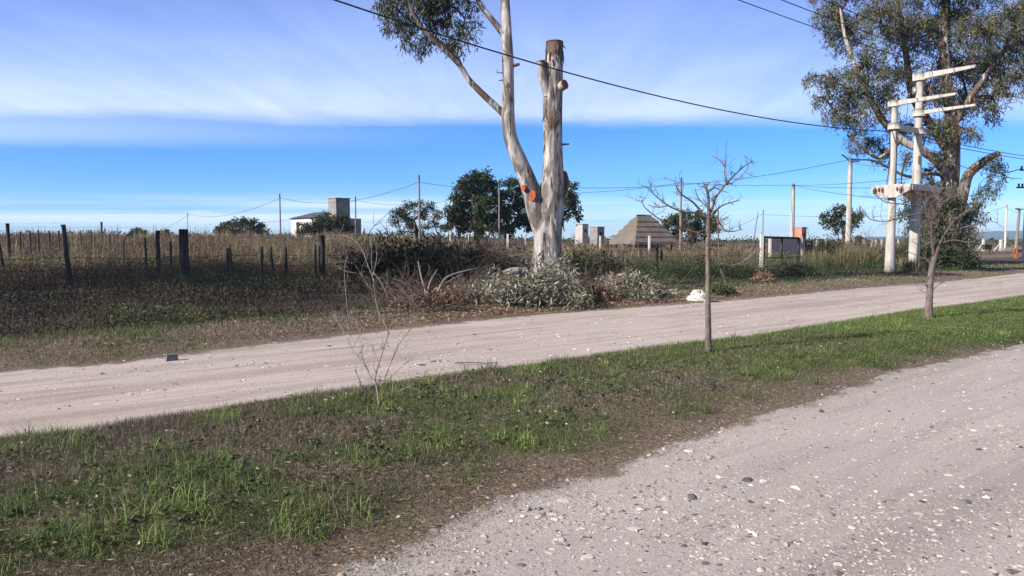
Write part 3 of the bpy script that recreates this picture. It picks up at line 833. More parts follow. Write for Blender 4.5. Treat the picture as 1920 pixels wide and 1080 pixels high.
    grow_crown(gb, gl, nodes, px_clumps(cl + brown, d, 1.3), .24, .052, .65, dens=1.95, sub_r=.36, tint=.66, tvar=.21, limb_r=.07, twig_r=.013, hang=.18, per=26, spread=.95)
    gl.obj('crown', M['euc_leaf'], root, smooth=False)
    gb.obj('twigs', M['bark_dark'], root)


right_eucalyptus()


def shade_tree(x, y, ht, label, k):
    """stands left of the frame; its shade lies along the weeds"""
    base = np.array([x, y, float(hh(x, y))])
    root = thing('eucalyptus_tree', label, 'tree', base)
    g = Geo(); tr = spline([base - np.array([0, 0, .2]), base + [.1, .1, ht * .2], base + [.4, 0, ht * .4], base + [.2, .3, ht * .65], base + [.3, .2, ht * .9]], 6)
    tube(g, tr, np.linspace(.42, .10, len(tr)), 16, rough=.08, seed=3); g.obj('trunk', M['euc_bark'], root)
    gb, gl = Geo(), Geo()
    cl = [(base + np.array([rng.normal() * 2.1, rng.normal() * 2.1, rng.uniform(2.2, ht)]), rng.uniform(1.1, 2.0)) for _ in range(k)]
    grow_crown(gb, gl, list(tr[6:]), cl, .36, .13, .6, dens=1.0, sub_r=.5, tint=.4, limb_r=.08, twig_r=.015, hang=.15, per=20)
    gl.obj('crown', M['euc_leaf'], root, smooth=False); gb.obj('twigs', M['bark_dark'], root)


shade_tree(-27.6, 8.8, 17.5, 'tall full-crowned eucalyptus at the roadside beyond the left end of the weeds', 46)
shade_tree(-33.0, 14.0, 15, 'second full-crowned eucalyptus standing behind the fence beyond the left end of the weeds', 34)


def bg_tree(name, label, cat, px, pyb, d, clumps, leaf, leafL=.30, leafW=.14, dens=1.0, trunk_r=.22, tint=.5, sub_r=.5, group=None, per=16, twig=.02, dvar=.8, trunk=True, spread=.9, droop=.2):
    base = land(px, d)
    root = thing(name, label, cat, base, group)
    cs = px_clumps(clumps, d, dvar)
    gb, gl = Geo(), Geo()
    top = max(c[0][2] for c in cs); cen = np.mean([c[0] for c in cs], axis=0)
    tr = spline([base - np.array([0, 0, .3]), base + (cen - base) * .35 + [.1, 0, 0], base + (cen - base) * .8], 5)
    tube(gb, tr, np.linspace(trunk_r, trunk_r * .5, len(tr)), 10, rough=.1)
    grow_crown(gb, gl, list(tr[4:]), cs, leafL, leafW, droop, dens=dens * .95, sub_r=sub_r * .72, tint=tint, limb_r=trunk_r * .4, twig_r=twig * .7, per=int(per * 1.5), spread=spread * 1.25)
    gb.obj('trunk', M['bark_dark'], root)
    gl.obj('crown', M[leaf], root, smooth=False)
    return root


GB = 'trees scattered over the field'
bg_tree('field_tree', 'wide low olive-green bush on the skyline left of the white house', 'tree', 452, 436, 110,
        [(415, 436, 9), (435, 438, 10), (460, 438, 10), (485, 437, 9), (425, 424, 11), (450, 419, 14), (475, 421, 14), (492, 428, 10), (412, 430, 9), (440, 430, 14), (468, 432, 13), (498, 433, 6), (408, 436, 8), (455, 410, 7)], 'olive_leaf', .34, .17, sub_r=.45, group=GB)
bg_tree('field_tree', 'dark thorny spreading bush in front of the white house', 'tree', 612, 436, 93,
        [(570, 437, 10), (600, 438, 11), (630, 438, 11), (652, 437, 9), (585, 428, 14), (620, 424, 16), (643, 408, 9), (575, 426, 12), (600, 414, 14), (625, 412, 14), (645, 420, 13), (656, 430, 9), (612, 428, 16), (640, 432, 12), (590, 433, 12), (565, 432, 8), (612, 403, 7), (588, 418, 9)], 'olive_leaf', .28, .12, tint=.25, sub_r=.42, group=GB)
bg_tree('field_tree', 'rounded thin-twigged tree with a slim pole standing before it', 'tree', 782, 440, 84,
        [(750, 434, 8), (785, 436, 8), (765, 412, 14), (745, 398, 13), (765, 386, 13), (785, 382, 12), (805, 388, 13), (822, 402, 12), (760, 405, 15), (790, 402, 16), (812, 418, 12), (742, 418, 11), (770, 425, 12), (830, 425, 8), (736, 408, 8), (798, 428, 10)], 'olive_leaf', .24, .09,
        tint=.28, dens=1.3, sub_r=.38, per=11, twig=.025, group=GB)
bg_tree('field_tree', 'tall dense dark evergreen tree just left of the forked eucalyptus', 'tree', 893, 448, 76,
        [(880, 340, 18), (905, 338, 16), (935, 372, 14), (938, 400, 15), (940, 425, 14), (855, 375, 12), (845, 412, 13), (838, 428, 10), (868, 352, 14), (895, 360, 22), (922, 350, 14), (870, 375, 20), (905, 385, 24), (928, 375, 14), (860, 398, 16), (885, 408, 22), (915, 412, 20), (850, 388, 10), (842, 398, 7), (870, 425, 16), (900, 430, 16), (924, 428, 12), (888, 326, 9), (910, 326, 8), (852, 415, 10)],
        'dark_leaf', .34, .16, tint=.5, dens=1.35, trunk_r=.35, per=20, group=GB)
bg_tree('field_tree', 'broad evergreen tree showing on both sides of the forked eucalyptus trunk', 'tree', 1005, 448, 79,
        [(948, 362, 11), (945, 395, 14), (950, 435, 12), (1060, 380, 12), (1058, 400, 12), (958, 345, 13), (970, 360, 16), (985, 345, 15), (965, 385, 17), (990, 380, 20), (1010, 360, 18), (1030, 350, 16), (1020, 385, 20), (1045, 372, 14), (955, 408, 13), (980, 412, 18), (1060, 358, 12), (1072, 366, 12), (1076, 382, 11), (1082, 396, 8), (1085, 410, 5), (1064, 345, 8), (1000, 425, 14), (958, 428, 12), (1076, 352, 7), (1030, 415, 12)],
        'dark_leaf', .34, .16, tint=.58, dens=1.25, trunk_r=.35, per=20, group=GB)
bg_tree('field_tree', 'wide dark round tree behind the bare sapling, right of the thatched roof', 'tree', 1295, 450, 92,
        [(1270, 446, 8), (1300, 446, 9), (1325, 442, 9), (1262, 412, 12), (1285, 405, 12), (1310, 404, 12), (1330, 412, 12), (1342, 425, 10), (1255, 424, 10), (1278, 424, 14), (1302, 424, 15), (1325, 430, 13), (1270, 437, 10), (1296, 438, 12), (1246, 416, 6), (1252, 434, 7)], 'dark_leaf', .34, .16, tint=.45, dens=1.4, per=20, group=GB)
bg_tree('field_tree', 'lone dark tree behind the taller concrete pole', 'tree', 1580, 450, 88,
        [(1563, 400, 12), (1580, 395, 13), (1552, 412, 12), (1575, 415, 15), (1600, 404, 11), (1612, 400, 8), (1600, 418, 12), (1590, 430, 10), (1560, 425, 10), (1612, 412, 7), (1570, 434, 7), (1545, 405, 6)], 'dark_leaf', .32, .15, tint=.5, dens=1.1, trunk_r=.26, per=17, group=GB)
bg_tree('field_shrub', 'tiny ball-shaped dark shrub on the skyline right of the lone dark tree', 'shrub', 1611, 455, 110, [(1611, 446, 6), (1609, 450, 5), (1613, 450, 5)], 'dark_leaf', .25, .12, trunk_r=.1, sub_r=.3, dens=1.4)
bg_tree('field_shrub', 'small rounded dark shrub above the dry grass at the far left', 'shrub', 258, 440, 75, [(252, 434, 6), (262, 433, 7), (270, 436, 5), (245, 438, 4)], 'dark_leaf', .2, .09, trunk_r=.08, sub_r=.25, dens=1.4)
bg_tree('field_shrub', 'small brownish shrub between the thin stakes and the first slim pole', 'shrub', 311, 440, 75, [(308, 433, 5), (314, 436, 5), (305, 438, 4)], 'olive_leaf', .2, .09, trunk_r=.06, sub_r=.22, dens=1.4)


# ------------------------------------------------------------------ bare saplings
def twigify(g, path, r0, n, L, lev, up=.35):
    """side twigs, recursively"""
    for _ in range(n):
        i = rng.integers(max(1, len(path) // 5), len(path)); p = path[i]
        t = unit(path[min(i + 1, len(path) - 1)] - path[i - 1])
        dr = unit(t * .6 + rng.normal(size=3) * .65 + np.array([0, 0, up])); l = L * rng.uniform(.5, 1.2)
        m_ = p + dr * l * .5 + rng.normal(size=3) * l * .07; e = p + dr * l + np.array([0, 0, .10 * l]) + rng.normal(size=3) * l * .08
        pp = spline([p, m_, e], 3)
        tube(g, pp, np.linspace(r0, r0 * .45, len(pp)), 4, cap=False)
        if lev > 0: twigify(g, pp, r0 * .65, max(2, n // 2), L * .5, lev - 1, up)


def sapling(name, label, px, py, trunk, limbs, wid, tw, mat, group, trunk_sides=12, jit=.25, ws=1.0):
    base = G(px, py); d = base[1]; m = d / FPX; mw = m * ws
    root = thing(name, label, 'sapling', base, group)
    g = Geo()
    q = lambda p, k=0: P(p[0], p[1], d + k)
    tp = spline([base - np.array([0, 0, .05])] + [q(p, 0) for p in trunk], 6)
    tube(g, tp, np.interp(np.linspace(0, 1, len(tp)), np.linspace(0, 1, len(wid)), wid) * mw / 2, trunk_sides, rough=.08, seed=px)
    gl = Geo()
    for L in limbs:
        pts, w0, w1 = L[0], L[1], L[2]; s = rng.uniform(-jit, jit); k0 = L[3] if len(L) > 3 else 0
        pp = spline([q(p, s * (i / max(1, len(pts) - 1)) + k0) + rng.normal(size=3) * .008 for i, p in enumerate(pts)], 6)
        tube(gl, pp, np.linspace(w0, w1, len(pp)) * mw / 2, 7, rough=.08, seed=s)
        ln = float(np.sum(np.linalg.norm(np.diff(pp, axis=0), axis=1)))
        twigify(gl, pp, max(w1 * mw / 2 * .8, .0016), int(tw[0] * ln + 1), tw[1], tw[2])
    g.obj('trunk', mat, root); gl.obj('branches', M['twig'] if mat is M['sap_bark'] else mat, root)
    return root


SG = 'young bare trees planted on the grass verge'
sapling('bare_sapling', 'slim straight leafless sapling with a spreading head, on the verge in the middle distance', 1328, 661,
        [(1328, 610), (1327, 560), (1328, 520), (1327, 470), (1328, 430), (1328, 405)],
        [([(1327, 412), (1336, 390), (1345, 370), (1361, 345), (1387, 318), (1411, 302)], 6, 1.6), ([(1361, 345), (1360, 325), (1359, 310), (1363, 278)], 3, 1.2), ([(1359, 316), (1348, 302), (1335, 290)], 2.2, 1),
         ([(1328, 405), (1329, 380), (1328, 357), (1317, 349)], 7, 3), ([(1329, 358), (1340, 352)], 4, 2.5), ([(1325, 412), (1303, 381), (1276, 361), (1264, 338)], 5, 1.5),
         ([(1321, 408), (1300, 398), (1280, 397), (1252, 385), (1230, 368), (1212, 353)], 5, 1.3), ([(1252, 385), (1232, 390), (1216, 386)], 2.4, 1.2),
         ([(1326, 440), (1300, 436), (1260, 425), (1232, 409), (1208, 389), (1204, 377)], 4, 1.2), ([(1325, 478), (1299, 469), (1275, 458), (1258, 447)], 4, 1.2),
         ([(1329, 412), (1351, 389), (1370, 380), (1387, 375)], 4, 1.4), ([(1331, 420), (1347, 421), (1359, 433), (1375, 434), (1391, 429)], 4, 1.3),
         ([(1335, 400), (1345, 395), (1346, 430), (1348, 470), (1351, 505), (1365, 537)], 3.2, 1.8), ([(1349, 492), (1368, 497), (1387, 493), (1419, 473)], 2.4, 1.2),
         ([(1329, 395), (1322, 385), (1310, 372), (1302, 352)], 3.5, 1.3), ([(1330, 430), (1312, 432), (1295, 440), (1286, 452)], 2.6, 1.2), ([(1400, 300), (1400, 315), (1378, 340), (1352, 352)], 1.6, 1.4)],
        [13, 11, 10, 9.5, 9, 8.5, 7.5], (12, .16, 1), M['sap_bark'], SG)
sapling('bare_sapling', 'grey leaning leafless sapling with a dense twiggy head, on the green verge at the right', 1740, 597,
        [(1743, 560), (1744, 530), (1746, 510), (1752, 485), (1759, 462)],
        [([(1752, 480), (1748, 450), (1745, 420), (1730, 391), (1698, 378)], 6, 1.5), ([(1759, 462), (1770, 440), (1781, 425), (1800, 405), (1830, 392)], 5.5, 1.4),
         ([(1747, 432), (1755, 415), (1761, 384), (1752, 362), (1742, 345)], 4, 1.4), ([(1745, 425), (1735, 400), (1737, 370), (1730, 340)], 3.5, 1.2), ([(1755, 470), (1748, 440), (1752, 400), (1768, 370)], 4, 1.4),
         ([(1735, 400), (1700, 405), (1662, 415), (1634, 412), (1623, 403)], 3, 1.1), ([(1720, 388), (1690, 385), (1660, 378), (1640, 366)], 2.4, 1),
         ([(1775, 432), (1800, 430), (1825, 420), (1850, 415), (1868, 418)], 3, 1.1), ([(1765, 455), (1790, 450), (1815, 456), (1835, 448)], 2.6, 1),
         ([(1790, 415), (1815, 395), (1840, 380), (1862, 355)], 2.6, 1), ([(1747, 505), (1740, 490), (1720, 480), (1700, 470)], 2.6, 1.2), ([(1760, 460), (1778, 455), (1790, 440), (1795, 420)], 3, 1.2),
         ([(1744, 548), (1755, 538), (1768, 527)], 2, 1), ([(1743, 545), (1732, 530), (1725, 515)], 2, 1), ([(1744, 555), (1728, 545), (1712, 528)], 1.6, .8), ([(1757, 465), (1745, 455), (1730, 460), (1712, 452)], 3, 1.2)],
        [18, 12, 11, 11, 10.5, 10, 9], (8, .28, 1), M['sap_bark'], SG, jit=.4)
sapling('bare_sapling', 'thin many-stemmed leafless sapling growing from the turf in front of the dark brush', 712, 765,
        [(708, 735), (704, 716), (701, 710)],
        [([(701, 712), (709, 685), (717, 657), (730, 624)], 4.5, 3.6), ([(730, 624), (720, 608), (710, 592), (704, 565), (702, 543), (700, 495), (697, 436)], 4.5, 1.4, 0),
         ([(699, 710), (680, 680), (658, 647), (652, 608)], 3.6, 2.6), ([(652, 608), (650, 560), (647, 511), (649, 479), (645, 453)], 2.6, 1.2), ([(709, 737), (722, 705), (743, 657), (760, 630), (778, 605), (791, 586)], 4, 1.5),
         ([(728, 714), (750, 692), (772, 670)], 2.4, 1.4), ([(700, 712), (720, 713), (739, 717), (762, 725)], 2.4, 1.2), ([(700, 712), (680, 714), (667, 716)], 3, 2.4), ([(668, 694), (674, 715), (684, 742)], 2.6, 1.4),
         ([(700, 530), (690, 495), (678, 469), (660, 450), (636, 441)], 2.8, 1.2), ([(697, 526), (672, 512), (649, 506)], 2.2, 1), ([(701, 512), (715, 535), (730, 562)], 2.4, 1.2), ([(703, 550), (680, 520), (668, 495)], 2.2, 1),
         ([(702, 500), (690, 475), (683, 452)], 2, 1), ([(699, 520), (706, 480), (703, 445)], 2, 1), ([(690, 700), (682, 672), (674, 640)], 2, 1), ([(712, 690), (700, 660), (690, 640)], 1.6, .8),
         ([(655, 645), (640, 610), (622, 585)], 2, 1), ([(660, 650), (672, 625), (668, 600)], 1.6, .9), ([(762, 628), (770, 600), (768, 575)], 1.8, .9), ([(745, 655), (750, 620), (742, 600)], 1.6, .8),
         ([(791, 586), (770, 560), (739, 534)], 2, 1), ([(745, 735), (765, 725), (780, 713)], 1.8, 1)],
        [7, 6, 5.5, 5], (8, .14, 1), M['pale_twig'], SG, trunk_sides=8, jit=.35, ws=.62)


# ------------------------------------------------------------------ power poles
def pole(name, label, px, d, ztop, r0, r1, mat, cat='pole', group=None, lean=0.0, extra=None, pyb=None):
    base = land(px, d) if pyb is None else G(px, pyb)
    root = thing(name, label, cat, base, group)
    g = Geo(); n = 9
    pts = [base + np.array([lean * k / n, 0, -.3 + (ztop - base[2] + .3) * k / n]) for k in range(n + 1)]
    tube(g, pts, np.linspace(r0, r1, n + 1), 14, rough=.02, seed=px); g.obj('shaft', mat, root)
    if extra: extra(root, pts[-1])
    return root


def cap_and_pin(root, top):
    g = Geo(); box(g, top + np.array([0, 0, -.18]), (.04, .12, .04)); g.obj('bracket', M['black_metal'], root)
    g = Geo(); tube(g, [top + [0, 0, -.02], top + [0, 0, .06], top + [0, 0, .12]], [.05, .07, .03], 10); g.obj('insulator', M['porcelain'], root)


def zt(py, d): return float(P(0, py, d)[2])


WP = 'slim wooden poles carrying wires across the field'
slim = {}
for px, py, d, lab, r in ((354, 400, 150, 'thinnest slim pole, far off on the left skyline', .08), (527, 365, 92, 'slim wooden pole left of the white house', .11), (668, 370, 96, 'slim wooden pole just right of the grey water-tank tower', .11),
                          (787, 330, 66, 'slim wooden pole in front of the rounded thin-twigged tree', .10), (936, 340, 70, 'slim pale pole against the dense dark evergreen tree', .10),
                          (1275, 335, 66, 'reddish slim wooden pole seen through the bare sapling, right of the thatched roof', .11), (1429, 395, 120, 'very thin pole above the gate with the black frame', .10)):
    slim[px] = zt(py, d)
    pole('utility_pole', lab, px, d, zt(py, d), r, r * .75, M['pole_wood'], 'pole', WP, extra=cap_and_pin)


def bent_hooks(root, top):
    g = Geo(); a = P(1572, 291, 65); 
    tube(g, spline([P(1578, 290, 65), P(1586, 295, 65), P(1592, 299, 65), P(1612, 298, 64.6)], 5), .06, 6)
    tube(g, spline([P(1590, 299, 65), P(1600, 303, 64.8), P(1612, 303, 64.6)], 5), .05, 6)
    g.obj('bracket', M['black_metal'], root)


pole('concrete_pole', 'taller round concrete pole with black bracket, in front of the lone dark tree', 1589, 65, zt(297, 65), .26, .17, M['concrete'], group='round concrete poles', extra=bent_hooks)
pole('concrete_pole', 'shorter round concrete pole rising behind the gate with the black frame', 1484, 74, zt(346, 74), .24, .17, M['concrete'], group='round concrete poles', extra=cap_and_pin)
pole('concrete_pole', 'white slender pole behind the bin at the far right', 1883, 105, zt(384, 105), .16, .10, M['white_post'], group='round concrete poles')
pole('leaning_stake', 'thin curved stake leaning right, left of the gate with the black frame', 1405, 44, zt(398, 44), .035, .02, M['twig'], 'stake', lean=.45)


def lamp_head(root, top):
    g = Geo(); box(g, top + np.array([.0, 0, .05]), (.42, .16, .05), bev=.04); box(g, top + np.array([-.25, 0, .12]), (.18, .13, .04), bev=.03)
    g.obj('lamp_head', M['black_metal'], root)


pole('street_lamp', 'dark street lamp with a flat head at the right edge of the view', 1903, 88, zt(393, 88), .19, .13, M['pole_wood'], 'street lamp', extra=lamp_head, lean=.25)


def edge_pole_extra(root, top):
    g = Geo()
    box(g, top + np.array([-.2, 0, -1.45]), (.55, .05, .05)); g.obj('crossarm', M['black_metal'], root)
    g = Geo(); box(g, top + np.array([-.1, 0, -.25]), (.45, .05, .05)); g.obj('crossarm', M['black_metal'], root)
    for dx, dz in ((-.6, -1.45), (-.35, -1.45), (-.45, -.25), (.2, -.25)):
        g = Geo(); c = top + np.array([dx, 0, dz])
        tube(g, [c + [0, 0, .05], c + [0, 0, .10], c + [0, 0, .16], c + [0, 0, .24], c + [0, 0, .28]], [.03, .09, .05, .09, .03], 10); g.obj('insulator', M['porcelain'], root)


pole('utility_pole', 'grey-green pole with dark insulators cut by the right edge of the view', 1920, 52, zt(312, 52), .16, .12, M['galv'], extra=edge_pole_extra)

# transformer platform on two concrete posts
p1 = np.array([17.2, 34.0]); rdir = np.array([RX, RY]); qdir = np.array([RY, -RX])
p2 = p1 + rdir * 2.5
r3 = np.array([RX, RY, 0]); q3 = np.array([RY, -RX, 0])


def transformer_platform():
    z0 = float(hh(*p1)); base = np.array([*p1, z0])
    root = thing('transformer_platform', 'white concrete transformer platform on two tall round posts with crossarms', 'transformer platform', base)
    t1, t2 = zt(190, 34), zt(138, 35.6)
    for p, top, r0, r1 in ((p1, t1, .22, .125), (p2, t2, .25, .15)):
        g = Geo(); n = 12; zb = float(hh(*p)) - .3
        tube(g, [np.array([*p, zb + (top - zb) * k / n]) for k in range(n + 1)], np.linspace(r0, r1, n + 1), 22, rough=.008); g.obj('post', M['concrete'], root)
    A, B = np.array([*p1, 0.0]), np.array([*p2, 0.0])
    # crossarms, each with a collar round its post
    def arm(c, a0, a1, h, w, taper=.45, collar=(.24, .16)):
        g = Geo(); n = 6; V = []
        for k in range(n + 1):
            u = a0 + (a1 - a0) * k / n; f = 1 - (1 - taper) * max(0, (u) / max(a1, .01)) if u > 0 else 1
            for sy, sz in ((-1, -1), (1, -1), (1, 1), (-1, 1)):
                V.append(c + q3 * u + r3 * sy * w / 2 * f + z3 * (h / 2 * (sz if sz > 0 else (-1 * (2 * f - 1)))))
        F = [(4 * k + j, 4 * k + (j + 1) % 4, 4 * k + 4 + (j + 1) % 4, 4 * k + 4 + j) for k in range(n) for j in range(4)] + [(3, 2, 1, 0), (4 * n, 4 * n + 1, 4 * n + 2, 4 * n + 3)]
        g.add(V, F); o = g.obj('crossarm', M['concrete'], root, smooth=False)
        g = Geo(); tube(g, [c - z3 * collar[1], c + z3 * collar[1]], collar[0], 18); g.obj('collar', M['concrete'], root)
        return o
    arm1 = arm(A + z3 * (t1 - .10), -.28, 2.5, .22, .18, .45, (.20, .14))
    arm2 = arm(B + z3 * (t2 - .16), -.30, 2.35, .30, .22, .4, (.25, .18))
    arm3 = arm(B + z3 * (zt(212, 35.6)), -.26, 2.4, .19, .16, .5, (.28, .17))
    # tie beam between the posts
    g = Geo(); zb = zt(237, 34)
    for c in (A, B):
        gc = Geo(); tube(gc, [c + z3 * (zb - .14), c + z3 * (zb + .14)], .27, 18); gc.obj('collar', M['concrete'], root)
    box(g, (A + B) / 2 + z3 * zb, (1.25, .09, .12), r3, q3); g.obj('tie_beam', M['concrete'], root, smooth=False)
    # platform
    g = Geo(); zp0, zp1 = zt(371, 34), zt(349, 34)
    L = Geo(); V = []
    for k, off in ((0, -.32), (1, 2.5 + .32)):     # two haunched girders gripping the posts
        c = A + r3 * off
        prof = [(-.75, zp1), (.95, zp1), (.95, zp1 - .22), (.35, zp0), (-.35, zp0), (-.75, zp1 - .26)]
        V = [c + q3 * u + r3 * s * .07 + z3 * z for s in (-1, 1) for u, z in prof]
        F = [(i, (i + 1) % 6, 6 + (i + 1) % 6, 6 + i) for i in range(6)] + [(0, 5, 4, 1), (1, 4, 3, 2), (6, 7, 10, 11), (7, 8, 9, 10)]
        gg = Geo(); gg.add(V, F); gd_ = gg.obj('girder', M['concrete'], root, smooth=False)
        if k == 0: gird = gd_
    for u in (-.72, .93):
        gg = Geo(); box(gg, A + r3 * 1.25 + q3 * u + z3 * (zp1 - .11), (1.495, .06, .105), r3, q3); gg.obj('edge_beam', M['concrete'], root, smooth=False)
    gg = Geo(); box(gg, A + r3 * 1.25 + q3 * .1 + z3 * (zp1 + .03), (1.49, .80, .027), r3, q3); gg.obj('deck', M['concrete'], root, smooth=False)
    # fuse holders hanging on the front girder, pin insulators on the arms
    def insul(c, hgt, r, down=False, par=root):
        s = -1 if down else 1; gi = Geo()
        tube(gi, [c + z3 * s * hgt * t for t in (0, .18, .30, .42, .54, .66, .78, .9, 1)], [r * .3, r * .3, r, r * .45, r, r * .45, r * .9, r * .4, r * .2], 10)
        gi.obj('insulator', M['porcelain'], par)
    f = A - r3 * .42
    for u, hg, rr_ in ((-.60, .30, .095), (-.40, .20, .05), (-.25, .24, .06), (.40, .2, .05), (.56, .30, .085)): insul(f + q3 * u + z3 * (zp1 - .06), hg, rr_, True, gird)
    for a, zz, par in ((A + z3 * (t1 + .03), (.6, 1.5, 2.4), arm1), (B + z3 * (t2 + .01), (.5, 1.4, 2.25), arm2), (B + z3 * (zt(212, 35.6) + .1), (.8, 1.6, 2.35), arm3)):
        for u in zz: insul(a + q3 * u, .28, .07, False, par)
    for pth, cr in (([A + q3 * .15 - r3 * .12 + z3 * (zb - .1), A + q3 * .22 - r3 * .16 + z3 * 5.4, A + q3 * .20 - r3 * .2 + z3 * (zp1)], .022),
                    ([A - q3 * .14 - r3 * .12 + z3 * (zb - .1), A - q3 * .08 - r3 * .18 + z3 * 5.2, A - q3 * .16 - r3 * .2 + z3 * (zp1)], .018),
                    ([B + q3 * .9 + z3 * (zt(212, 35.6)), B + q3 * .85 + z3 * 6.6, B + q3 * .3 + z3 * zb], .014),
                    ([B + q3 * .55 + z3 * (t2 + .1), B + q3 * .9 + z3 * (t2 - .7), B + q3 * .8 + z3 * (zt(212, 35.6) + .3)], .012),
                    ([B + q3 * 1.4 + z3 * (t2 + .1), B + q3 * 1.75 + z3 * (t2 - .8), B + q3 * 1.6 + z3 * (zt(212, 35.6) + .3)], .012),
                    ([A + q3 * 1.5 + z3 * (t1 + .2), B + q3 * 1.3 + z3 * (t1 - .5), B + q3 * 1.6 + z3 * (zt(212, 35.6) + .3)], .012),
                    ([A + q3 * .6 + z3 * (t1 + .2), A + q3 * .5 + z3 * (t1 - .9), A + q3 * .3 + z3 * (zb + .1)], .012),
                    ([B + q3 * 1.9 + z3 * (zt(212, 35.6)), B + q3 * 1.75 + z3 * 6.2, B + q3 * .4 + z3 * (zb - .2)], .014)):
        g = Geo(); tube(g, spline(pth, 6), cr, 6); g.obj('cable', M['wire'], root)
    g = Geo(); box(g, B - q3 * .17 + z3 * 8.6 - r3 * .1, (.07, .10, .17), r3, q3); g.obj('junction_box', M['galv'], root)
    return t1, t2, zb


T1, T2, ZB = transformer_platform()


def cable(label, a, b, sag, r, name='power_line', n=40, group=None):
    a, b = np.asarray(a, float), np.asarray(b, float); u = np.linspace(0, 1, n)[:, None]
    pts = a + (b - a) * u; pts[:, 2] -= sag * 4 * (u * (1 - u))[:, 0]
    g = Geo(); tube(g, pts, r, 5, cap=False)
    return tag(g.obj(name, M['wire'], origin=a), label, 'power line', group)


# roadside pole behind the left edge of the frame, and the thick cable from it
near = np.array([*(p1 - rdir * 41), 0.0]); near[2] = float(hh(near[0], near[1]))
pole('utility_pole', 'wooden roadside pole at which the thick black cable starts, beyond the left of the view', 960 + near[0] / near[1] * FPX, near[1], 9.3, .14, .10, M['pole_wood'])
cable('thick black cable sagging in front of the forked eucalyptus to the transformer platform', np.array([near[0], near[1], 9.06]), np.array([*p1, ZB - .22]), 1.466, .021)
far0 = np.array([*(p1 - rdir * 60), 0.0])
UL = 'bare wires coming in high over the road to the platform'
for i, (u, lab) in enumerate(((.5, 'lowest of the three high wires crossing the top right sky'), (1.4, 'middle of the three high wires crossing the top right sky'), (2.25, 'uppermost of the three high wires crossing the top right sky'))):
    b = np.array([*p2, T2 + .2]) + q3 * u
    a = b - r3 * 70 + z3 * 2.9 + q3 * 0.2 * i
    cable(lab, a, b, .9, .016, group=UL)
# the high-wire pole, above and outside the frame
hp = np.array([*(p2 + qdir * 1.6 - rdir * 70.15), 0.0])
hp[2] = float(hh(hp[0], hp[1]))
hroot = thing('utility_pole', 'tall concrete pole beside the viewer, carrying the three high wires', 'pole', hp)
g = Geo(); tube(g, [hp + z3 * (T2 + 3.2) * k / 8 - z3 * .2 for k in range(9)], np.linspace(.25, .15, 9), 14); g.obj('shaft', M['concrete'], hroot)
g = Geo(); box(g, hp + z3 * (T2 + 2.95) + q3 * .1, (1.5, .06, .09), q3, r3); g.obj('crossarm', M['concrete'], hroot, smooth=False)

FW = 'thin wires strung across the field'
def pt(px, d, z): return np.array([(px - 960) / FPX * d, d, z])
def pz(px, py, d): return P(px, py, d)
cable('faint wire dropping to the skyline at the far left', pz(290, 434, 190), pz(354, 402, 150), .5, .03, group=FW)
cable('thin wire between the thinnest far pole and the slim pole left of the white house', pz(354, 402, 150), pz(527, 371, 92), 1.2, .024, group=FW)
cable('thin wire passing over the white house to the pole before the rounded tree', pz(527, 371, 92), pz(787, 341, 66), 1.15, .020, group=FW)
cable('thin wire running into the dense dark evergreen tree', pz(787, 341, 66), pz(936, 345, 70), .35, .018, group=FW)
cable('upper of the two wires stretching from the evergreen tree past the thatched roof', pz(936, 343, 70), pz(1589, 300, 65), 1.25, .022, group=FW)
cable('faint lower wire left of the white house', pz(440, 415, 150), pz(668, 376, 96), 1.2, .022, group=FW)
cable('thin wire right of the grey water-tank tower, crossing the rounded tree', pz(668, 376, 96), pz(936, 353, 70), 1.0, .018, group=FW)
cable('lower of the two wires between the evergreen tree and the reddish slim pole', pz(936, 360, 70), pz(1275, 343, 66), .45, .018, group=FW)
cable('wire from the reddish slim pole to the shorter concrete pole', pz(1275, 343, 66), pz(1484, 347, 74), .12, .018, group=FW)
cable('upper wire from the shorter concrete pole to the transformer platform', pz(1484, 347, 74), pz(1712, 334, 35.6), .12, .014, group=FW)
cable('middle wire from the shorter concrete pole to the transformer platform', pz(1484, 347, 74), pz(1668, 352, 34), .10, .014, group=FW)
cable('lowest wire from the shorter concrete pole, slanting down to the platform girder', pz(1484, 347, 74), pz(1668, 374, 34), .12, .014, group=FW)
cable('faint wire low over the field from the thin pole to the lone dark tree', pz(1429, 402, 120), pz(1700, 403, 130), .35, .022, group=FW)
cable('faint wire rising from the skyline to the thin pole above the gate', pz(1350, 432, 160), pz(1429, 402, 120), .5, .025, group=FW)
cable('wire from the taller concrete pole into the spreading eucalyptus', pz(1589, 300, 65), pz(1712, 303, 35.6), .35, .016, group=FW)
RW = 'wires leaving the platform to the right'
cable('upper of the paired wires right of the spreading eucalyptus trunk', pz(1722, 255, 35.6), pz(2150, 312, 66), .4, .020, group=RW)
cable('lower of the paired wires right of the spreading eucalyptus trunk', pz(1722, 262, 35.6), pz(2150, 317, 66), .4, .020, group=RW)
cable('wire slanting behind the thick bent limb to the pole at the right edge', pz(1740, 285, 37), pz(1915, 335, 52), .3, .018, group=RW)
cable('bundled wire joining the drooping limb and the pole at the right edge', pz(1865, 324, 49), pz(1915, 316, 52), .1, .03, group=RW)
cable('short dark wire high at the right edge of the view', pz(1880, 179, 46), pz(2100, 188, 60), .2, .02, group=RW)
cable('faint wire from the white slender pole to the street lamp', pz(1820, 402, 125), pz(1883, 388, 105), .3, .018, group=RW)
cable('faint wire right of the white slender pole', pz(1883, 388, 105), pz(1940, 404, 105), .3, .018, group=RW)


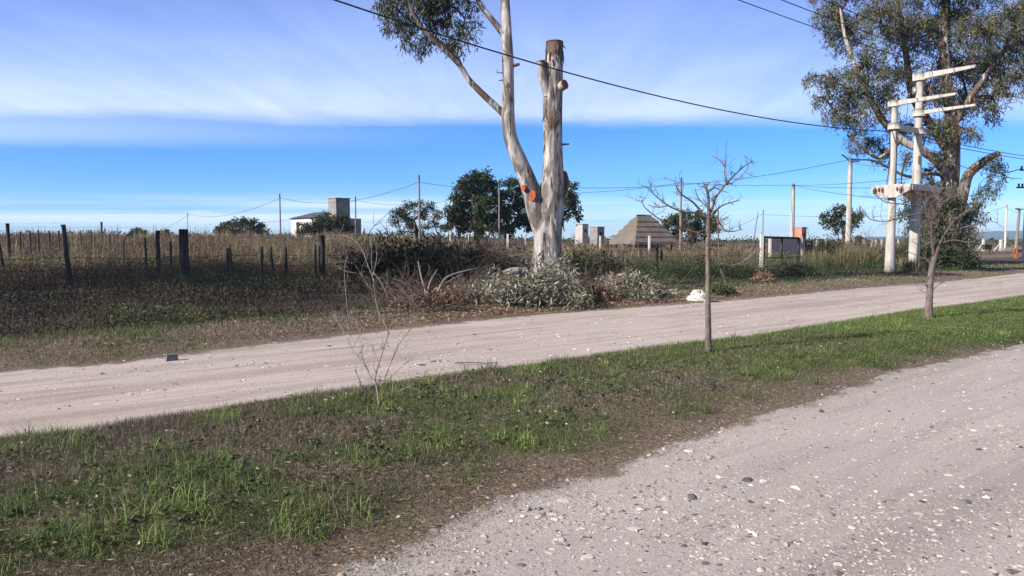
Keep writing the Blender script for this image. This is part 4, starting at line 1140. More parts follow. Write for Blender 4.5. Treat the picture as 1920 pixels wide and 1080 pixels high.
# ------------------------------------------------------------------ fences
def wires(g, pts, heights, r):
    for a, b in zip(pts[:-1], pts[1:]):
        for h in heights:
            A, B = a + [0, 0, h], b + [0, 0, h]; u = np.linspace(0, 1, 6)[:, None]
            w = A + (B - A) * u; w[:, 2] -= .03 * 4 * (u * (1 - u))[:, 0]; tube(g, w, r, 4, cap=False)


def fence(label, posts, mat, wr, heights, sq=False):
    """posts: (x, y, height, radius, lean x, lean y)"""
    b0 = np.array([posts[0][0], posts[0][1], float(hh(posts[0][0], posts[0][1]))])
    root = thing('wire_fence', label, 'fence', b0)
    ends = []
    for k, (x, y, h, r, lx, ly) in enumerate(posts):
        b = np.array([x, y, float(hh(x, y))]); g = Geo()
        top = b + np.array([lx, ly, h])
        if sq: box(g, (b + top) / 2 - [0, 0, .1], (r, r, h / 2 + .1), bev=r * .25)
        else:
            n = 5; pp = [b + (top - b) * j / n - np.array([0, 0, .15]) * (1 - j / n) + rng.normal(size=3) * r * .08 for j in range(n + 1)]
            tube(g, pp, np.linspace(r * 1.08, r * .94, n + 1), 9, rough=.10, seed=k)
        g.obj('post', mat, root, smooth=not sq); ends.append(b + np.array([lx, ly, 0]) * .6)
    g = Geo(); wires(g, ends, heights, wr); g.obj('fence_wire', M['wire'] if not sq else M['galv'], root)
    return root


def fl(px, t):
    """point of the line at offset t that shows in column px"""
    a = (px - 960) / FPX
    s = t * (RY + a * RX) / (RX - a * RY)
    return xy(s, t)


posts = []
for px, h, r, lx in ((-260, 1.6, .09, 0), (-60, 1.55, .06, -.1), (133, 1.85, .055, -.16), (346, 1.78, .13, 0.0), (426, 1.2, .045, .03), (438, 1.25, .03, -.10), (490, 1.25, .05, .02), (515, 1.25, .045, -.12), (536, 1.25, .045, .01), (591, 1.35, .05, -.02), (604, 1.62, .10, 0),
                     (700, 1.3, .05, 0), (810, 1.3, .05, 0), (1130, 1.02, .10, 0), (1143, 1.05, .06, .08), (1168, .95, .05, .0), (1201, .95, .05, 0), (1229, 1.12, .13, 0), (1240, 1.1, .05, 0), (1310, .9, .05, 0), (1384, 1.0, .05, 0)):
    x, y = fl(px, 22.1); posts.append((x, y, h, r, lx, 0))
fence('dark weathered roadside fence of thick and thin wooden posts along the weeds', posts, M['wood_post'], .006, (.35, .7, 1.0))
posts = []
for px, d, h, r, lx in ((-30, 26, 1.5, .05, 0), (10, 27, 1.7, .05, -.25), (19, 33, 1.9, .08, -.05), (40, 37, 1.5, .05, 0), (58, 37, 1.55, .05, 0), (74, 38, 1.55, .05, 0), (94, 39, 1.5, .05, 0), (112, 40, 1.5, .05, 0), (123, 44, 1.6, .06, 0), (153, 42, 1.45, .05, 0), (193, 52, 1.85, .07, 0)):
    a = land(px, d); posts.append((a[0], a[1], h, r, lx, 0))
fence('old wooden fence of evenly spaced stakes reaching the skyline at the far left', posts, M['wood_post'], .006, (.5, .9))
posts = []
for px, d, h, r, lx in ((298, 26, 1.75, .075, -.02), (276, 27, 1.5, .04, -.06), (321, 25, 1.4, .035, 0), (232, 33, 1.4, .04, 0.02), (207, 36, 1.5, .05, 0), (172, 43, 1.5, .05, .02)):
    a = land(px, d); posts.append((a[0], a[1], h, r, lx, 0))
posts = sorted(posts, key=lambda p: p[1])
fence('short run of crooked dark stakes between the two leftmost fences', posts, M['wood_post'], .006, (.5, .9))
posts = []
for px, hpx in ((672, 24), (753, 26), (778, 25), (845, 34), (897, 30), (952, 36), (1125, 32), (1217, 37)):
    d = 1.75 * FPX / hpx; a = land(px, d); posts.append((a[0], a[1], 1.75 + .25 * rng.uniform(-1, 1) * .2, .10, 0, 0))
fence('row of white concrete posts behind the brush and the forked eucalyptus', posts, M['white_post'], .008, (.6, 1.2), sq=True)
posts = []
for px, hpx, r in ((879, 24, .08), (936, 30, .11), (963, 32, .09), (985, 27, .09), (1079, 22, .10), (1234, 29, .17)):
    d = 1.75 * FPX / hpx; a = land(px, d); posts.append((a[0], a[1], 1.75, r, 0, 0))
fence('second, more distant row of white concrete posts beyond the forked eucalyptus', posts, M['white_post'], .008, (.6, 1.2), sq=True)
posts = []
for k, px in enumerate((1531, 1548, 1566, 1600, 1618, 1634, 1641, 1652, 1683)):
    a = land(px, 58 + k * .9); posts.append((a[0], a[1], 1.55, .07, 0, 0))
fence('close-set grey concrete posts above the hedge between the tall concrete pole and the platform', posts, M['concrete'], .008, (.6, 1.2), sq=True)
posts = [(*land(1815, 120)[:2], 1.55, .10, 0, 0), (*land(1842, 98)[:2], 1.6, .13, 0, 0), (*land(1875, 98)[:2], 1.5, .16, 0, 0), (*land(1960, 98)[:2], 1.5, .13, 0, 0)]
far_f = fence('far white posts with slanting braces along the pale crossing road', posts, M['white_post'], .008, (.6, 1.2), sq=True)
for px, dx in ((1842, -.8), (1875, -.9)):
    a = land(px, 98); g = Geo(); tube(g, [a + [dx, 0, 0], a + [0, 0, 1.1]], .07, 6); g.obj('brace', M['white_post'], far_f)
a = land(936, 1.75 * FPX / 30)
bp = thing('brace_post', 'short white prop leaning on a far fence post left of the forked eucalyptus', 'prop', a)
g = Geo(); tube(g, [a + [.75, -.1, 0], a + [.16, -.1, 1.05]], .06, 8); g.obj('strut', M['white_post'], bp)
box(g := Geo(), a + [.8, -.1, .04], (.16, .14, .06)); g.obj('footing', M['concrete'], bp)


# gate with the black frame, between concrete posts
def gate():
    x0, y0 = fl(1432, 22.1); x1, y1 = fl(1496, 22.1); b = np.array([x0, y0, float(hh(x0, y0))])
    root = thing('field_gate', 'gate of black steel tube hung between concrete posts at the roadside', 'gate', b)
    e = np.array([x1, y1, float(hh(x1, y1))]); z = z3
    g = Geo(); pp = [b + z * .05, b + z * 1.62, e + z * 1.56, e + z * .02]
    tube(g, [b + z * .05, b + z * 1.62], .045, 8); tube(g, [b + z * 1.60, e + z * 1.56], .06, 8); tube(g, [e + z * 1.58, e + z * .02], .065, 8)
    mid = (b + e) / 2; tube(g, [mid + z * 1.58, mid + z * .03], .065, 8); tube(g, [b + z * .52, e + z * .50], .035, 8); tube(g, [b + z * .08, e + z * .06], .03, 8)
    g.obj('gate_frame', M['black_metal'], root)
    g = Geo(); box(g, b + np.array([-.16, -.1, .85]), (.09, .09, .95), bev=.02); g.obj('gate_post', M['white_post'], root, smooth=False)
    g = Geo(); box(g, e + np.array([.16, .12, .75]), (.11, .11, .9), bev=.02); g.obj('gate_post', M['concrete'], root, smooth=False)
    g = Geo(); u = (e - b)
    for k in range(1, 9):
        for a_, c_ in ((0, .5), (.5, 1)):
            p = b + u * (a_ + (c_ - a_) * k / 9); tube(g, [p + z * .08, p + z * .51], .004, 3, cap=False)
    g.obj('mesh_infill', M['galv'], root)
    g = Geo(); tube(g, [b + np.array([-1.5, -.2, 0]), b + np.array([-.2, -.1, 1.1])], .035, 7); tube(g, [b + np.array([-1.1, .1, 0]), b + np.array([-.2, -.1, .9])], .03, 7); g.obj('brace', M['pale_twig'], root)
    # a lone inner post
    a = land(1443, 52); o = thing('white_post', 'white concrete post seen through the gate with the black frame', 'post', a)
    g = Geo(); box(g, a + [0, 0, .75], (.09, .09, .85), bev=.02); g.obj('post_shaft', M['white_post'], o, smooth=False)
    box(g := Geo(), a + [0, 0, 1.62], (.10, .10, .02), bev=.02); g.obj('post_cap', M['concrete'], o, smooth=False)


gate()


def red_board():
    a = land(1515, 44); root = thing('notice_board', 'faded red board below a black-framed pane on two posts, right of the gate', 'board', a)
    zt_, zm, zb = zt(451, 44), zt(462, 44), zt(480, 44); X = r3; Y = -q3
    w = .36
    g = Geo(); box(g, a * [1, 1, 0] + z3 * (zm + zb) / 2, (w, .03, (zm - zb) / 2), X, Y); g.obj('red_panel', M['red'], root, smooth=False)
    g = Geo(); t = .035; zc = (zt_ + zm) / 2; hz = (zt_ - zm) / 2
    for s in (-1, 1): box(g, a * [1, 1, 0] + X * s * (w - t) + z3 * (zc + .004), (t, .035, hz), X, Y)
    box(g, a * [1, 1, 0] + z3 * (zt_ - t), (w - 2 * t - .002, .034, t), X, Y); box(g, a * [1, 1, 0] + z3 * (zm + t + .006), (w - 2 * t - .002, .034, t), X, Y); g.obj('pane_frame', M['black_metal'], root, smooth=False)
    g = Geo(); box(g, a * [1, 1, 0] + z3 * zc, (w - 2 * t - .004, .008, hz - 2 * t - .004), X, Y); g.obj('pane', M['glass'], root, smooth=False)
    for s in (-1, 1):
        g = Geo(); tube(g, [a * [1, 1, 0] + X * s * (w + .045) + z3 * (a[2] - .2), a * [1, 1, 0] + X * s * (w + .045) + z3 * (zt_ + .03)], .03, 8); g.obj('post', M['black_metal'], root)
    g = Geo()
    for k, (dx, dz, ww) in enumerate(((0, .22, .24), (-.05, .10, .2), (.03, -.08, .22))): box(g, a * [1, 1, 0] - Y * 0 + Y * -.035 * (-1) + X * dx + z3 * ((zm + zb) / 2 + dz), (ww, .004, .02), X, Y)
    g.obj('worn_line', M['dark_open'], root, smooth=False)


red_board()


# ------------------------------------------------------------------ buildings
def rotax(deg):
    a = R(deg); return np.array([math.cos(a), math.sin(a), 0]), np.array([-math.sin(a), math.cos(a), 0])


def bld_box(root, name, c, half, ax, mat, z0, z1, bev=0):
    g = Geo(); X, Y = ax; box(g, np.array([c[0], c[1], (z0 + z1) / 2]), (half[0], half[1], (z1 - z0) / 2), X, Y)
    return g.obj(name, mat, root, smooth=False)


def white_house():
    d = 100; a = land(606, d); root = thing('house', 'white single-storey house with dark roof and tall grey water-tank tower', 'house', a)
    ax = rotax(42.5); X, Y = ax; z0 = a[2] - .5; m = d / FPX
    c = P(600, 430, d + 1.5)[:2]; zr = zt(409, d)
    bld_box(root, 'wall', c, (2.4, 3.6), ax, M['white_wall'], z0, zr)
    g = Geo(); cc = np.array([c[0], c[1], 0]); hx, hy, e = 2.4, 3.6, .3
    V = [cc + X * sx * (hx + e) + Y * sy * (hy + e) + z3 * (zr + .01) for sx, sy in ((-1, -1), (1, -1), (1, 1), (-1, 1))] + [cc - Y * 1.6 + z3 * (zr + .85), cc + Y * 1.6 + z3 * (zr + .85)]
    V += [v - z3 * 0 + z3 * -.0 for v in []]
    g.add2(V, [(1, 2, 5, 4), (3, 0, 4, 5), (3, 2, 1, 0)], [(0, 1, 4), (2, 3, 5)]); g.obj('roof', M['dark_roof'], root, smooth=False)
    ct = P(636, 400, d - 1)[:2]; zt0, zt1 = z0, zt(373, d - 1)
    bld_box(root, 'tank_tower', ct, (1.02, 1.02), ax, M['grey_conc'], zt0, zt1)
    g = Geo(); box(g, np.array([ct[0], ct[1], zt1 + .05]), (1.10, 1.10, .05), X, Y); g.obj('tower_cap', M['grey_conc'], root, smooth=False)
    cw = P(660, 425, d)[:2]; bld_box(root, 'lean_to', cw, (.8, 1.0), ax, M['grey_conc'], z0, zt(410, d))
    wdw = bld_box(root, 'window', np.array(c) - np.array(X[:2]) * 2.42 - np.array(Y[:2]) * .5, (.03, .5), ax, M['glass'], zr - 1.6, zr - .6)
    dr = bld_box(root, 'door', np.array(c) - np.array(X[:2]) * 2.42 + np.array(Y[:2]) * 1.6, (.03, .42), ax, M['dark_open'], z0, zr - .5)


white_house()


def tank(label, px0, pxm, px1, pyt, d, mat, z_ext=0, brick=False, grp='square tank towers beyond the tall grass'):
    """square tower seen on its corner: left face px0-pxm, right face pxm-px1"""
    a = land((px0 + px1) / 2, d); root = thing('tank_tower', label, 'tower', a, grp)
    m = d / FPX; wl, wr = (pxm - px0) * m, (px1 - pxm) * m
    va = math.atan(((px0 + px1) / 2 - 960) / FPX)
    w = math.hypot(wl, wr); th = math.atan2(wl, wr) - va; X, Y = rotax(math.degrees(th))
    c = P((px0 + px1) / 2, 450, d + w / 2)[:2]; z1 = zt(pyt, d); z0 = a[2] - .4
    bld_box(root, 'shaft', c, (w / 2, w / 2), (X, Y), mat, z0, z1)
    g = Geo(); box(g, np.array([c[0], c[1], z1 + .04]), (w / 2 + .06, w / 2 + .06, .045), X, Y); g.obj('rim', M['grey_conc'] if not brick else M['brick'], root, smooth=False)
    g = Geo()
    for s in (1,): box(g, np.array([c[0], c[1], 0]) - Y * (w / 2 + .01) + z3 * (z1 - .9), (w * .18, .02, .25), X, Y)
    g.obj('hatch', M['dark_open'], root, smooth=False)
    return root


tank('pale left one of the two grey block towers beside the eucalyptus trunk', 1079, 1092, 1103, 421, 110, M['lgrey_conc'])
tank('darker right one of the two grey block towers beside the eucalyptus trunk', 1106, 1120, 1133, 426, 104, M['grey_conc'])
tank('orange brick tower on the skyline behind the shorter concrete pole', 1489, 1503, 1511, 427, 86, M['brick'], brick=True)


def plank_wall():
    a = land(1440, 62); b = land(1503, 66); root = thing('plank_fence', 'grey upright-plank fence behind the gate with the black frame', 'fence', a)
    u = unit(b - a); L = np.linalg.norm(b - a); n = 18; g = Geo()
    for k in range(n):
        p = a + u * L * (k + .5) / n; top = 1.72 - .25 * k / n + rng.normal() * .015
        box(g, p + z3 * (top / 2 - .05), (L / n * .46, .02, top / 2 + .05), u, np.cross(z3, u))
    g.obj('planks', M['plank'], root, smooth=False)
    g = Geo()
    for z in (.4, 1.2): tube(g, [a + z3 * z + [.0, .06, 0], b + z3 * z + [0, .06, 0]], .03, 5)
    g.obj('rail', M['wood_post'], root)


plank_wall()


def thatched_hut():
    d = 74; c = P(1207, 450, d + 2.5)[:2]; a = np.array([c[0], c[1], float(hh(*c))])
    root = thing('thatched_hut', 'open hut with a big stepped grey thatched roof beyond the tall grass', 'hut', a)
    X, Y = rotax(28); ez, rz = zt(454, d), zt(405, d + 1)
    n = 5; hx, hy, ridge = 2.6, 2.05, .80
    g = Geo(); cc = np.array([c[0], c[1], 0])
    for k in range(n):       # overlapping courses of thatch
        u0, u1 = k / n, (k + 1) / n
        f = lambda u: (ridge + (hx - ridge) * (1 - u), .06 + (hy - .06) * (1 - u))
        (x0, y0), (x1, y1) = f(u0), f(u1); zz0, zz1 = ez + (rz - ez) * u0, ez + (rz - ez) * u1
        o = .25
        m_ = 14
        def ring(x, y, z, jit):
            r = []
            for (ax_, ay_), (bx_, by_) in (((-x, -y), (x, -y)), ((x, -y), (x, y)), ((x, y), (-x, y)), ((-x, y), (-x, -y))):
                for j in range(m_):
                    t = j / m_; r.append(cc + X * (ax_ + (bx_ - ax_) * t) + Y * (ay_ + (by_ - ay_) * t) + z3 * (z + rng.normal() * jit))
            return r
        V = ring(x0 + o, y0 + o, zz0 - .20, .035) + ring(x0 + o * .9, y0 + o * .9, zz0 + .05, .012) + ring(x1 + .02, y1 + .02, zz1 + .06, .01) + ring(x0 - .1, y0 - .1, zz0 - .02, 0)
        N = 4 * m_
        F = [(s * N + i, s * N + (i + 1) % N, (s + 1) * N + (i + 1) % N, (s + 1) * N + i) for s in (0, 1) for i in range(N)] + [(3 * N + i, 3 * N + (i + 1) % N, (i + 1) % N, i) for i in range(N)]
        g.add(V, F)
    g.obj('roof', M['thatch'], root, smooth=False)
    gr = Geo(); tube(gr, [cc - X * (ridge + .1) + z3 * (rz + .05), cc + z3 * (rz + .08), cc + X * (ridge + .1) + z3 * (rz + .04)], .13, 8, rough=.15); gr.obj('ridge', M['thatch'], root)
    for sx in (-1, 1):
        for sy in (-1, 1):
            gp = Geo(); p = cc + X * sx * (hx - .4) + Y * sy * (hy - .35); tube(gp, [p + z3 * (a[2] - .2), p + z3 * (ez + .35)], .10, 8); gp.obj('post', M['bark_dark'], root)
    g = Geo(); box(g, cc + z3 * ((a[2] + ez) / 2 + .1), (hx - .9, hy - .8, (ez - a[2]) / 2 + .1), X, Y); g.obj('inner_wall', M['grey_conc'], root, smooth=False)


thatched_hut()


def small_white_house():
    d = 72; c = P(1752, 460, d)[:2]; a = np.array([c[0], c[1], float(hh(*c))])
    root = thing('white_shed', 'small white building half hidden behind the spreading eucalyptus trunk', 'building', a)
    ax = rotax(38); bld_box(root, 'wall', c, (.75, .9), ax, M['white_wall'], a[2] - .2, zt(447, d)); bld_box(root, 'roof', c, (.85, 1.0), ax, M['grey_conc'], zt(447, d) + .003, zt(444, d))
    bld_box(root, 'door', np.array(c) - np.array(ax[1][:2]) * .92, (.3, .02), ax, M['dark_open'], a[2], zt(453, d))


small_white_house()


def far_bits():
    a = G(1855, 476.5); d = a[1]; m = d / FPX
    root = thing('waste_basket', 'dark raised rubbish basket on one leg beside the pale crossing road', 'rubbish basket', a)
    g = Geo(); tube(g, [a - z3 * .2, a + z3 * .55], .05, 8); g.obj('leg', M['black_metal'], root)
    z0, z1 = a[2] + .5, zt(459, d)
    g = Geo(); cx = a + np.array([-.25, 0, 0])
    for s in (-1, 1):
        for q_ in np.linspace(-1, 1, 7):
            box(g, np.array([cx[0] + q_ * .36, cx[1] + s * .22, (z0 + z1) / 2]), (.035, .012, (z1 - z0) / 2))
        for q_ in np.linspace(-.8, .8, 4): box(g, np.array([cx[0] + s * .38, cx[1] + q_ * .22, (z0 + z1) / 2]), (.012, .03, (z1 - z0) / 2))
    box(g, np.array([cx[0], cx[1], z0]), (.39, .235, .02)); box(g, np.array([cx[0], cx[1], z1]), (.40, .24, .03)); g.obj('basket', M['black_metal'], root, smooth=False)
    a = G(1910, 485); d = a[1]
    root = thing('road_barrier', 'small orange barrier by the pole at the right edge', 'barrier', a)
    for dx in (-.2, .42):
        g = Geo(); box(g, a + [dx, 0, .42], (.07, .2, .42), taper=.5); g.obj('leg', M['orange'], root, smooth=False)
    g = Geo(); box(g, a + [.1, 0, .66], (.55, .05, .14), bev=.02); g.obj('board', M['orange'], root, smooth=False)
    g = Geo(); box(g, a + [.12, -.056, .62], (.2, .004, .06)); g.obj('dark_band', M['black_metal'], root, smooth=False)


far_bits()


# ------------------------------------------------------------------ brush piles, bushes, roadside rubbish
def heap_leaves(g, blobs, n, L, W, droop, tint, tvar, lift=0.0, shell=.55):
    """blobs: (x, y, rx, ry, h) mounds on the land"""
    w = np.array([b[2] * b[3] * (.5 + b[4]) for b in blobs]); w /= w.sum()
    for b, k in zip(blobs, (w * n).astype(int)):
        x0, y0, rx, ry, h = b[:5]; to = b[5] if len(b) > 5 else 0
        u = unit(rng.normal(size=(k, 3))); u[:, 2] = np.abs(u[:, 2]); rad = rng.uniform(shell, 1.0, k) ** 1.0
        rad = np.where(rng.uniform(size=k) < .2, rng.uniform(0, 1.12, k), rad)
        lump = .82 + .30 * vnoise(u[:, 0] * 3 + x0, u[:, 2] * 3 + u[:, 1] * 2, .55, 3)
        x = x0 + u[:, 0] * rx * rad * lump; y = y0 + u[:, 1] * ry * rad * lump
        z = hh(x, y) + lift + u[:, 2] * h * rad * lump
        cl = vnoise(x * 1.0, z * 1.3 + y, .35, 5) - .5
        leaves(g, np.stack([x, y, z], 1), L, W, droop, np.clip(tint + to + cl * .5, 0, 1), tvar)


def heap_sticks(g, blobs, n, L, r, up=.4):
    for _ in range(n):
        b = blobs[rng.integers(len(blobs))]
        x = b[0] + rng.normal() * b[2] * .5; y = b[1] + rng.normal() * b[3] * .5
        z = float(hh(x, y)) + rng.uniform(0, b[4] * .7)
        d = unit(rng.normal(size=3) * [1, 1, .5] + [0, 0, up]); l = L * rng.uniform(.4, 1.3)
        pp = spline([np.array([x, y, z]), np.array([x, y, z]) + d * l * .5 + rng.normal(size=3) * l * .10, np.array([x, y, z]) + d * l + rng.normal(size=3) * l * .10], 4)
        rr = r * rng.uniform(.5, 1.5); tube(g, pp, np.linspace(rr, rr * .4, len(pp)), 5, cap=False)
        for _k in range(3):
            i = rng.integers(2, len(pp)); e = pp[i] + unit(d + rng.normal(size=3) * .8) * l * .35
            tube(g, [pp[i], (pp[i] + e) / 2 + rng.normal(size=3) * l * .03, e], [rr * .5, rr * .4, rr * .2], 4, cap=False)


def at(px, d): a = land(px, d); return a[0], a[1]


def brush(name, label, cat, blobs, leafmat, n, L, W, tint, tvar, sticks, stickmat, SL=1.0, sr=.012, droop=.3, group=None, lift=0, up=.4, shell=.55):
    bx, by = blobs[0][:2]; root = thing(name, label, cat, (bx, by, float(hh(bx, by))), group)
    g = Geo(); heap_leaves(g, blobs, n, L, W, droop, tint, tvar, lift, shell); g.obj('foliage', M[leafmat], root, smooth=False)
    if sticks:
        g = Geo(); heap_sticks(g, blobs, sticks, SL, sr, up); g.obj('twigs', M[stickmat], root)
    return root


BP = 'heaps of cut branches by the eucalyptus'
brush('brush_pile', 'heap of silvery cut eucalyptus leaves against the foot of the forked trunk', 'brush pile',
      [(*at(905, 18.2), .75, .9, .55), (*at(950, 17.4), .85, .9, .72), (*at(1000, 17.6), .8, .9, .78), (*at(1045, 18.2), .75, .9, .95), (*at(1075, 17.6), .55, .7, .60), (*at(925, 20.5), 1.0, 1.0, .75), (*at(1040, 20.6), .8, .8, 1.12), (*at(880, 19.5), .5, .7, .5)],
      'silver_leaf', 11500, .17, .042, .55, .22, 60, 'twig', .8, .010, droop=.35, group=BP)
brush('brush_pile', 'lower heap of pale cut leaves trailing along the road edge right of the trunk', 'brush pile',
      [(*at(1150, 19.6), .7, .7, .62), (*at(1185, 19.8), .75, .7, .66), (*at(1215, 20.2), .6, .6, .45), (*at(1240, 20.0), .5, .5, .22), (*at(1205, 19.2), .6, .5, .35)],
      'silver_leaf', 4600, .16, .038, .66, .22, 30, 'twig', .8, .010, droop=.25, group=BP)
brush('brush_pile', 'big dark green-black heap of felled foliage behind the thin many-stemmed sapling', 'brush pile',
      [(*at(728, 22.5), 1.5, 1.2, 1.75), (*at(790, 22.0), 1.4, 1.2, 1.60), (*at(840, 21.5), 1.2, 1.1, 1.40), (*at(880, 22.5), .9, .9, 1.2), (*at(700, 23.0), .9, 1.0, 1.05), (*at(760, 20.5), 1.4, .9, .75), (*at(820, 20.0), .9, .8, .7)],
      'dark_leaf', 15000, .17, .045, .15, .22, 130, 'dark_twig', 1.3, .014, droop=.4, group=BP)
brush('brush_pile', 'tangle of dark dry twigs beside the felled foliage, left of the silvery heap', 'brush pile',
      [(*at(868, 22.3), 1.0, .9, 1.45), (*at(895, 22.8), .7, .7, 1.2), (*at(850, 21.0), .8, .8, .9)],
      'dead_leaf', 1500, .09, .025, .10, .25, 240, 'dark_twig', 1.25, .014, group=BP, up=.7)
brush('brush_pile', 'red-brown scatter of dry twigs and curled leaves at the road edge below the dark heap', 'brush pile',
      [(*at(790, 16.4), .8, .6, .40), (*at(835, 16.8), .7, .6, .45), (*at(765, 16.0), .5, .4, .28), (*at(860, 17.2), .5, .5, .4)],
      'dead_leaf', 1900, .10, .034, .45, .3, 130, 'twig', .9, .009, group=BP)
brush('brush_pile', 'small red-brown heap of dead leaves between the two silvery heaps', 'brush pile',
      [(*at(1110, 18.8), .5, .5, .50), (*at(1095, 19.5), .5, .5, .45), (*at(1130, 18.6), .45, .4, .35)],
      'dead_leaf', 1500, .11, .035, .35, .3, 60, 'twig', .7, .009, group=BP)
brush('brush_pile', 'yellow-green leafy cut branch lying left of the forked trunk, above the log', 'brush pile',
      [(*at(955, 23.5), .9, .6, 1.12), (*at(985, 24.5), .5, .5, 1.25), (*at(925, 23.5), .6, .6, .95)],
      'silver_leaf', 3000, .15, .04, .42, .25, 40, 'dark_twig', .9, .014, group=BP)
brush('brush_pile', 'round clump of wilted pinkish-brown leaves in the grass left of the gate', 'brush pile',
      [(*at(1430, 26.0), .42, .4, .50), (*at(1420, 26.2), .25, .3, .35)], 'dead_leaf', 1300, .10, .032, .50, .25, 0, 'twig', .4, .008, group=BP)
# bare sticks poking out of the pile
g = Geo(); o_ = G(850, 598)
for pts in ([(852, 597), (845, 580), (828, 567), (808, 555)], [(820, 548), (838, 520), (880, 506), (900, 502)], [(790, 590), (800, 560), (790, 520), (784, 490)], [(798, 570), (806, 530), (820, 505)], [(770, 575), (800, 555), (838, 530), (868, 512)]):
    pp = spline([P(*p, 17.0 + i * .35) for i, p in enumerate(pts)], 6); tube(g, pp, np.linspace(.030, .010, len(pp)), 7, rough=.1)
tag(g.obj('bare_branch', M['pale_twig'], origin=o_), 'pale bare forked branch sticking out of the brush towards the road', 'branch')
g = Geo(); pp = spline([P(930, 530, 20.6), P(945, 518, 20.8), P(962, 511, 21.0), P(985, 509, 21.2)], 6); tube(g, pp, np.linspace(.17, .13, len(pp)), 14, rough=.08, tint=-.05)
lg = thing('sawn_log', 'sawn grey log lying on the silvery heap left of the trunk', 'log', P(930, 530, 20.6)); g.obj('log_bark', M['euc_bark'], lg)
g = Geo(); e0 = pp[0]; dd_ = unit(pp[0] - pp[1]); tube(g, [e0 + dd_ * .002, e0 + dd_ * .012], [.16, .155], 18); g.obj('sawn_end', M['lgrey_conc'], lg)
g = Geo(); pp = spline([P(884, 486, 22.5), P(893, 477, 22.6), P(907, 468, 22.7)], 5); tube(g, pp, np.linspace(.10, .09, len(pp)), 10, rough=.1)
tag(g.obj('broken_limb', M['bark_dark'], origin=pp[0]), 'thick dark broken limb jutting up right out of the twig tangle', 'branch')

HB = 'bushes along the roadside fence'
brush('bush', 'dark green leafy bush right of the red board', 'bush', [(*at(1550, 46), 1.3, 1.2, 1.7), (*at(1580, 46), 1.2, 1.1, 1.4), (*at(1535, 45), .9, .9, 1.4)], 'dark_leaf', 5500, .17, .08, .55, .25, 60, 'dark_twig', 1.2, .02, group=HB)
brush('bush', 'brownish scrubby bush below the close-set concrete posts', 'bush', [(*at(1640, 44), 1.4, 1.1, 1.35), (*at(1670, 42), 1.0, .9, 1.3), (*at(1610, 46), 1.2, 1, 1.4)], 'olive_leaf', 5500, .14, .06, .45, .3, 110, 'twig', 1.4, .016, group=HB, up=.8)
brush('bush', 'dark bush between the two posts of the transformer platform', 'bush', [(*at(1694, 37.5), .7, .8, 1.5), (*at(1702, 39), .8, .8, 1.6), (*at(1684, 39), .7, .7, 1.3)], 'olive_leaf', 4200, .15, .07, .50, .25, 40, 'dark_twig', 1.0, .018, group=HB)
brush('bush', 'deep green rounded bush at the foot of the spreading eucalyptus', 'bush', [(*at(1765, 40), 1.3, 1.2, 1.35), (*at(1800, 40.5), 1.1, 1.1, 1.15), (*at(1738, 39), .8, .9, 1.4)], 'dark_leaf', 6500, .16, .075, .55, .25, 40, 'dark_twig', 1.0, .018, group=HB)
brush('bush', 'grey-green weedy bush growing in front of the gate', 'bush', [(*at(1475, 31), .9, .8, .55), (*at(1500, 32), .7, .7, .45), (*at(1450, 31), .6, .7, .4)], 'olive_leaf', 3800, .12, .05, .70, .2, 40, 'twig', .7, .010, group=HB)
brush('bush', 'dark scrub bush right of the forked trunk below the tank towers', 'bush', [(*at(1085, 25.5), 1.0, .8, 1.3), (*at(1120, 27), 1.0, .8, 1.15), (*at(1075, 23.2), .5, .5, 1.0), (*at(1150, 28), .9, .8, .9)], 'olive_leaf', 7000, .12, .045, .40, .25, 60, 'dark_twig', .9, .012, group=HB)
brush('bush', 'long low dark green thicket along the fence right of the forked trunk', 'bush', [(*at(1200, 28.5), 1.2, .7, .85), (*at(1255, 30), 1.3, .7, .80), (*at(1310, 31), 1.2, .7, .85), (*at(1370, 32.5), 1.3, .7, .75), (*at(1160, 27), .8, .6, .7)], 'dark_leaf', 8500, .12, .045, .60, .25, 70, 'dark_twig', .8, .010, group=HB)
brush('bush', 'bright green leafy plant beside the white sack', 'bush', [(*at(1350, 21.0), .35, .3, .42), (*at(1365, 21.4), .3, .3, .3)], 'green_weeds', 1200, .07, .04, .75, .2, 0, 'twig', group=HB)


def tuft(label, px, d, n, hgt, rad, tint, mat='straw'):
    x0, y0 = at(px, d); k = n; a = rng.uniform(0, 2 * math.pi, k); rr = rad * np.sqrt(rng.uniform(size=k)) * .5
    x, y = x0 + np.cos(a) * rr, y0 + np.sin(a) * rr; g = Geo()
    blades(g, on_land(x, y), hgt * rng.uniform(.6, 1.1, k), .022, lean=.75, tint=np.clip(tint + rng.normal(size=k) * .12, 0, 1), curl=.45)
    tag(g.obj('grass_tussock', M[mat], origin=(x0, y0, float(hh(x0, y0)))), label, 'grass tussock', 'big arching grass tussocks')


tuft('largest yellow-green arching tussock, between the hedge and the road left of the platform', 1605, 40.5, 1500, 1.5, 2.0, .72)
tuft('smaller yellowish tussock in front of the red board', 1530, 40, 700, 1.1, 1.4, .72)
tuft('low straw tussock at the foot of the platform posts', 1705, 35, 500, .8, .9, .66)


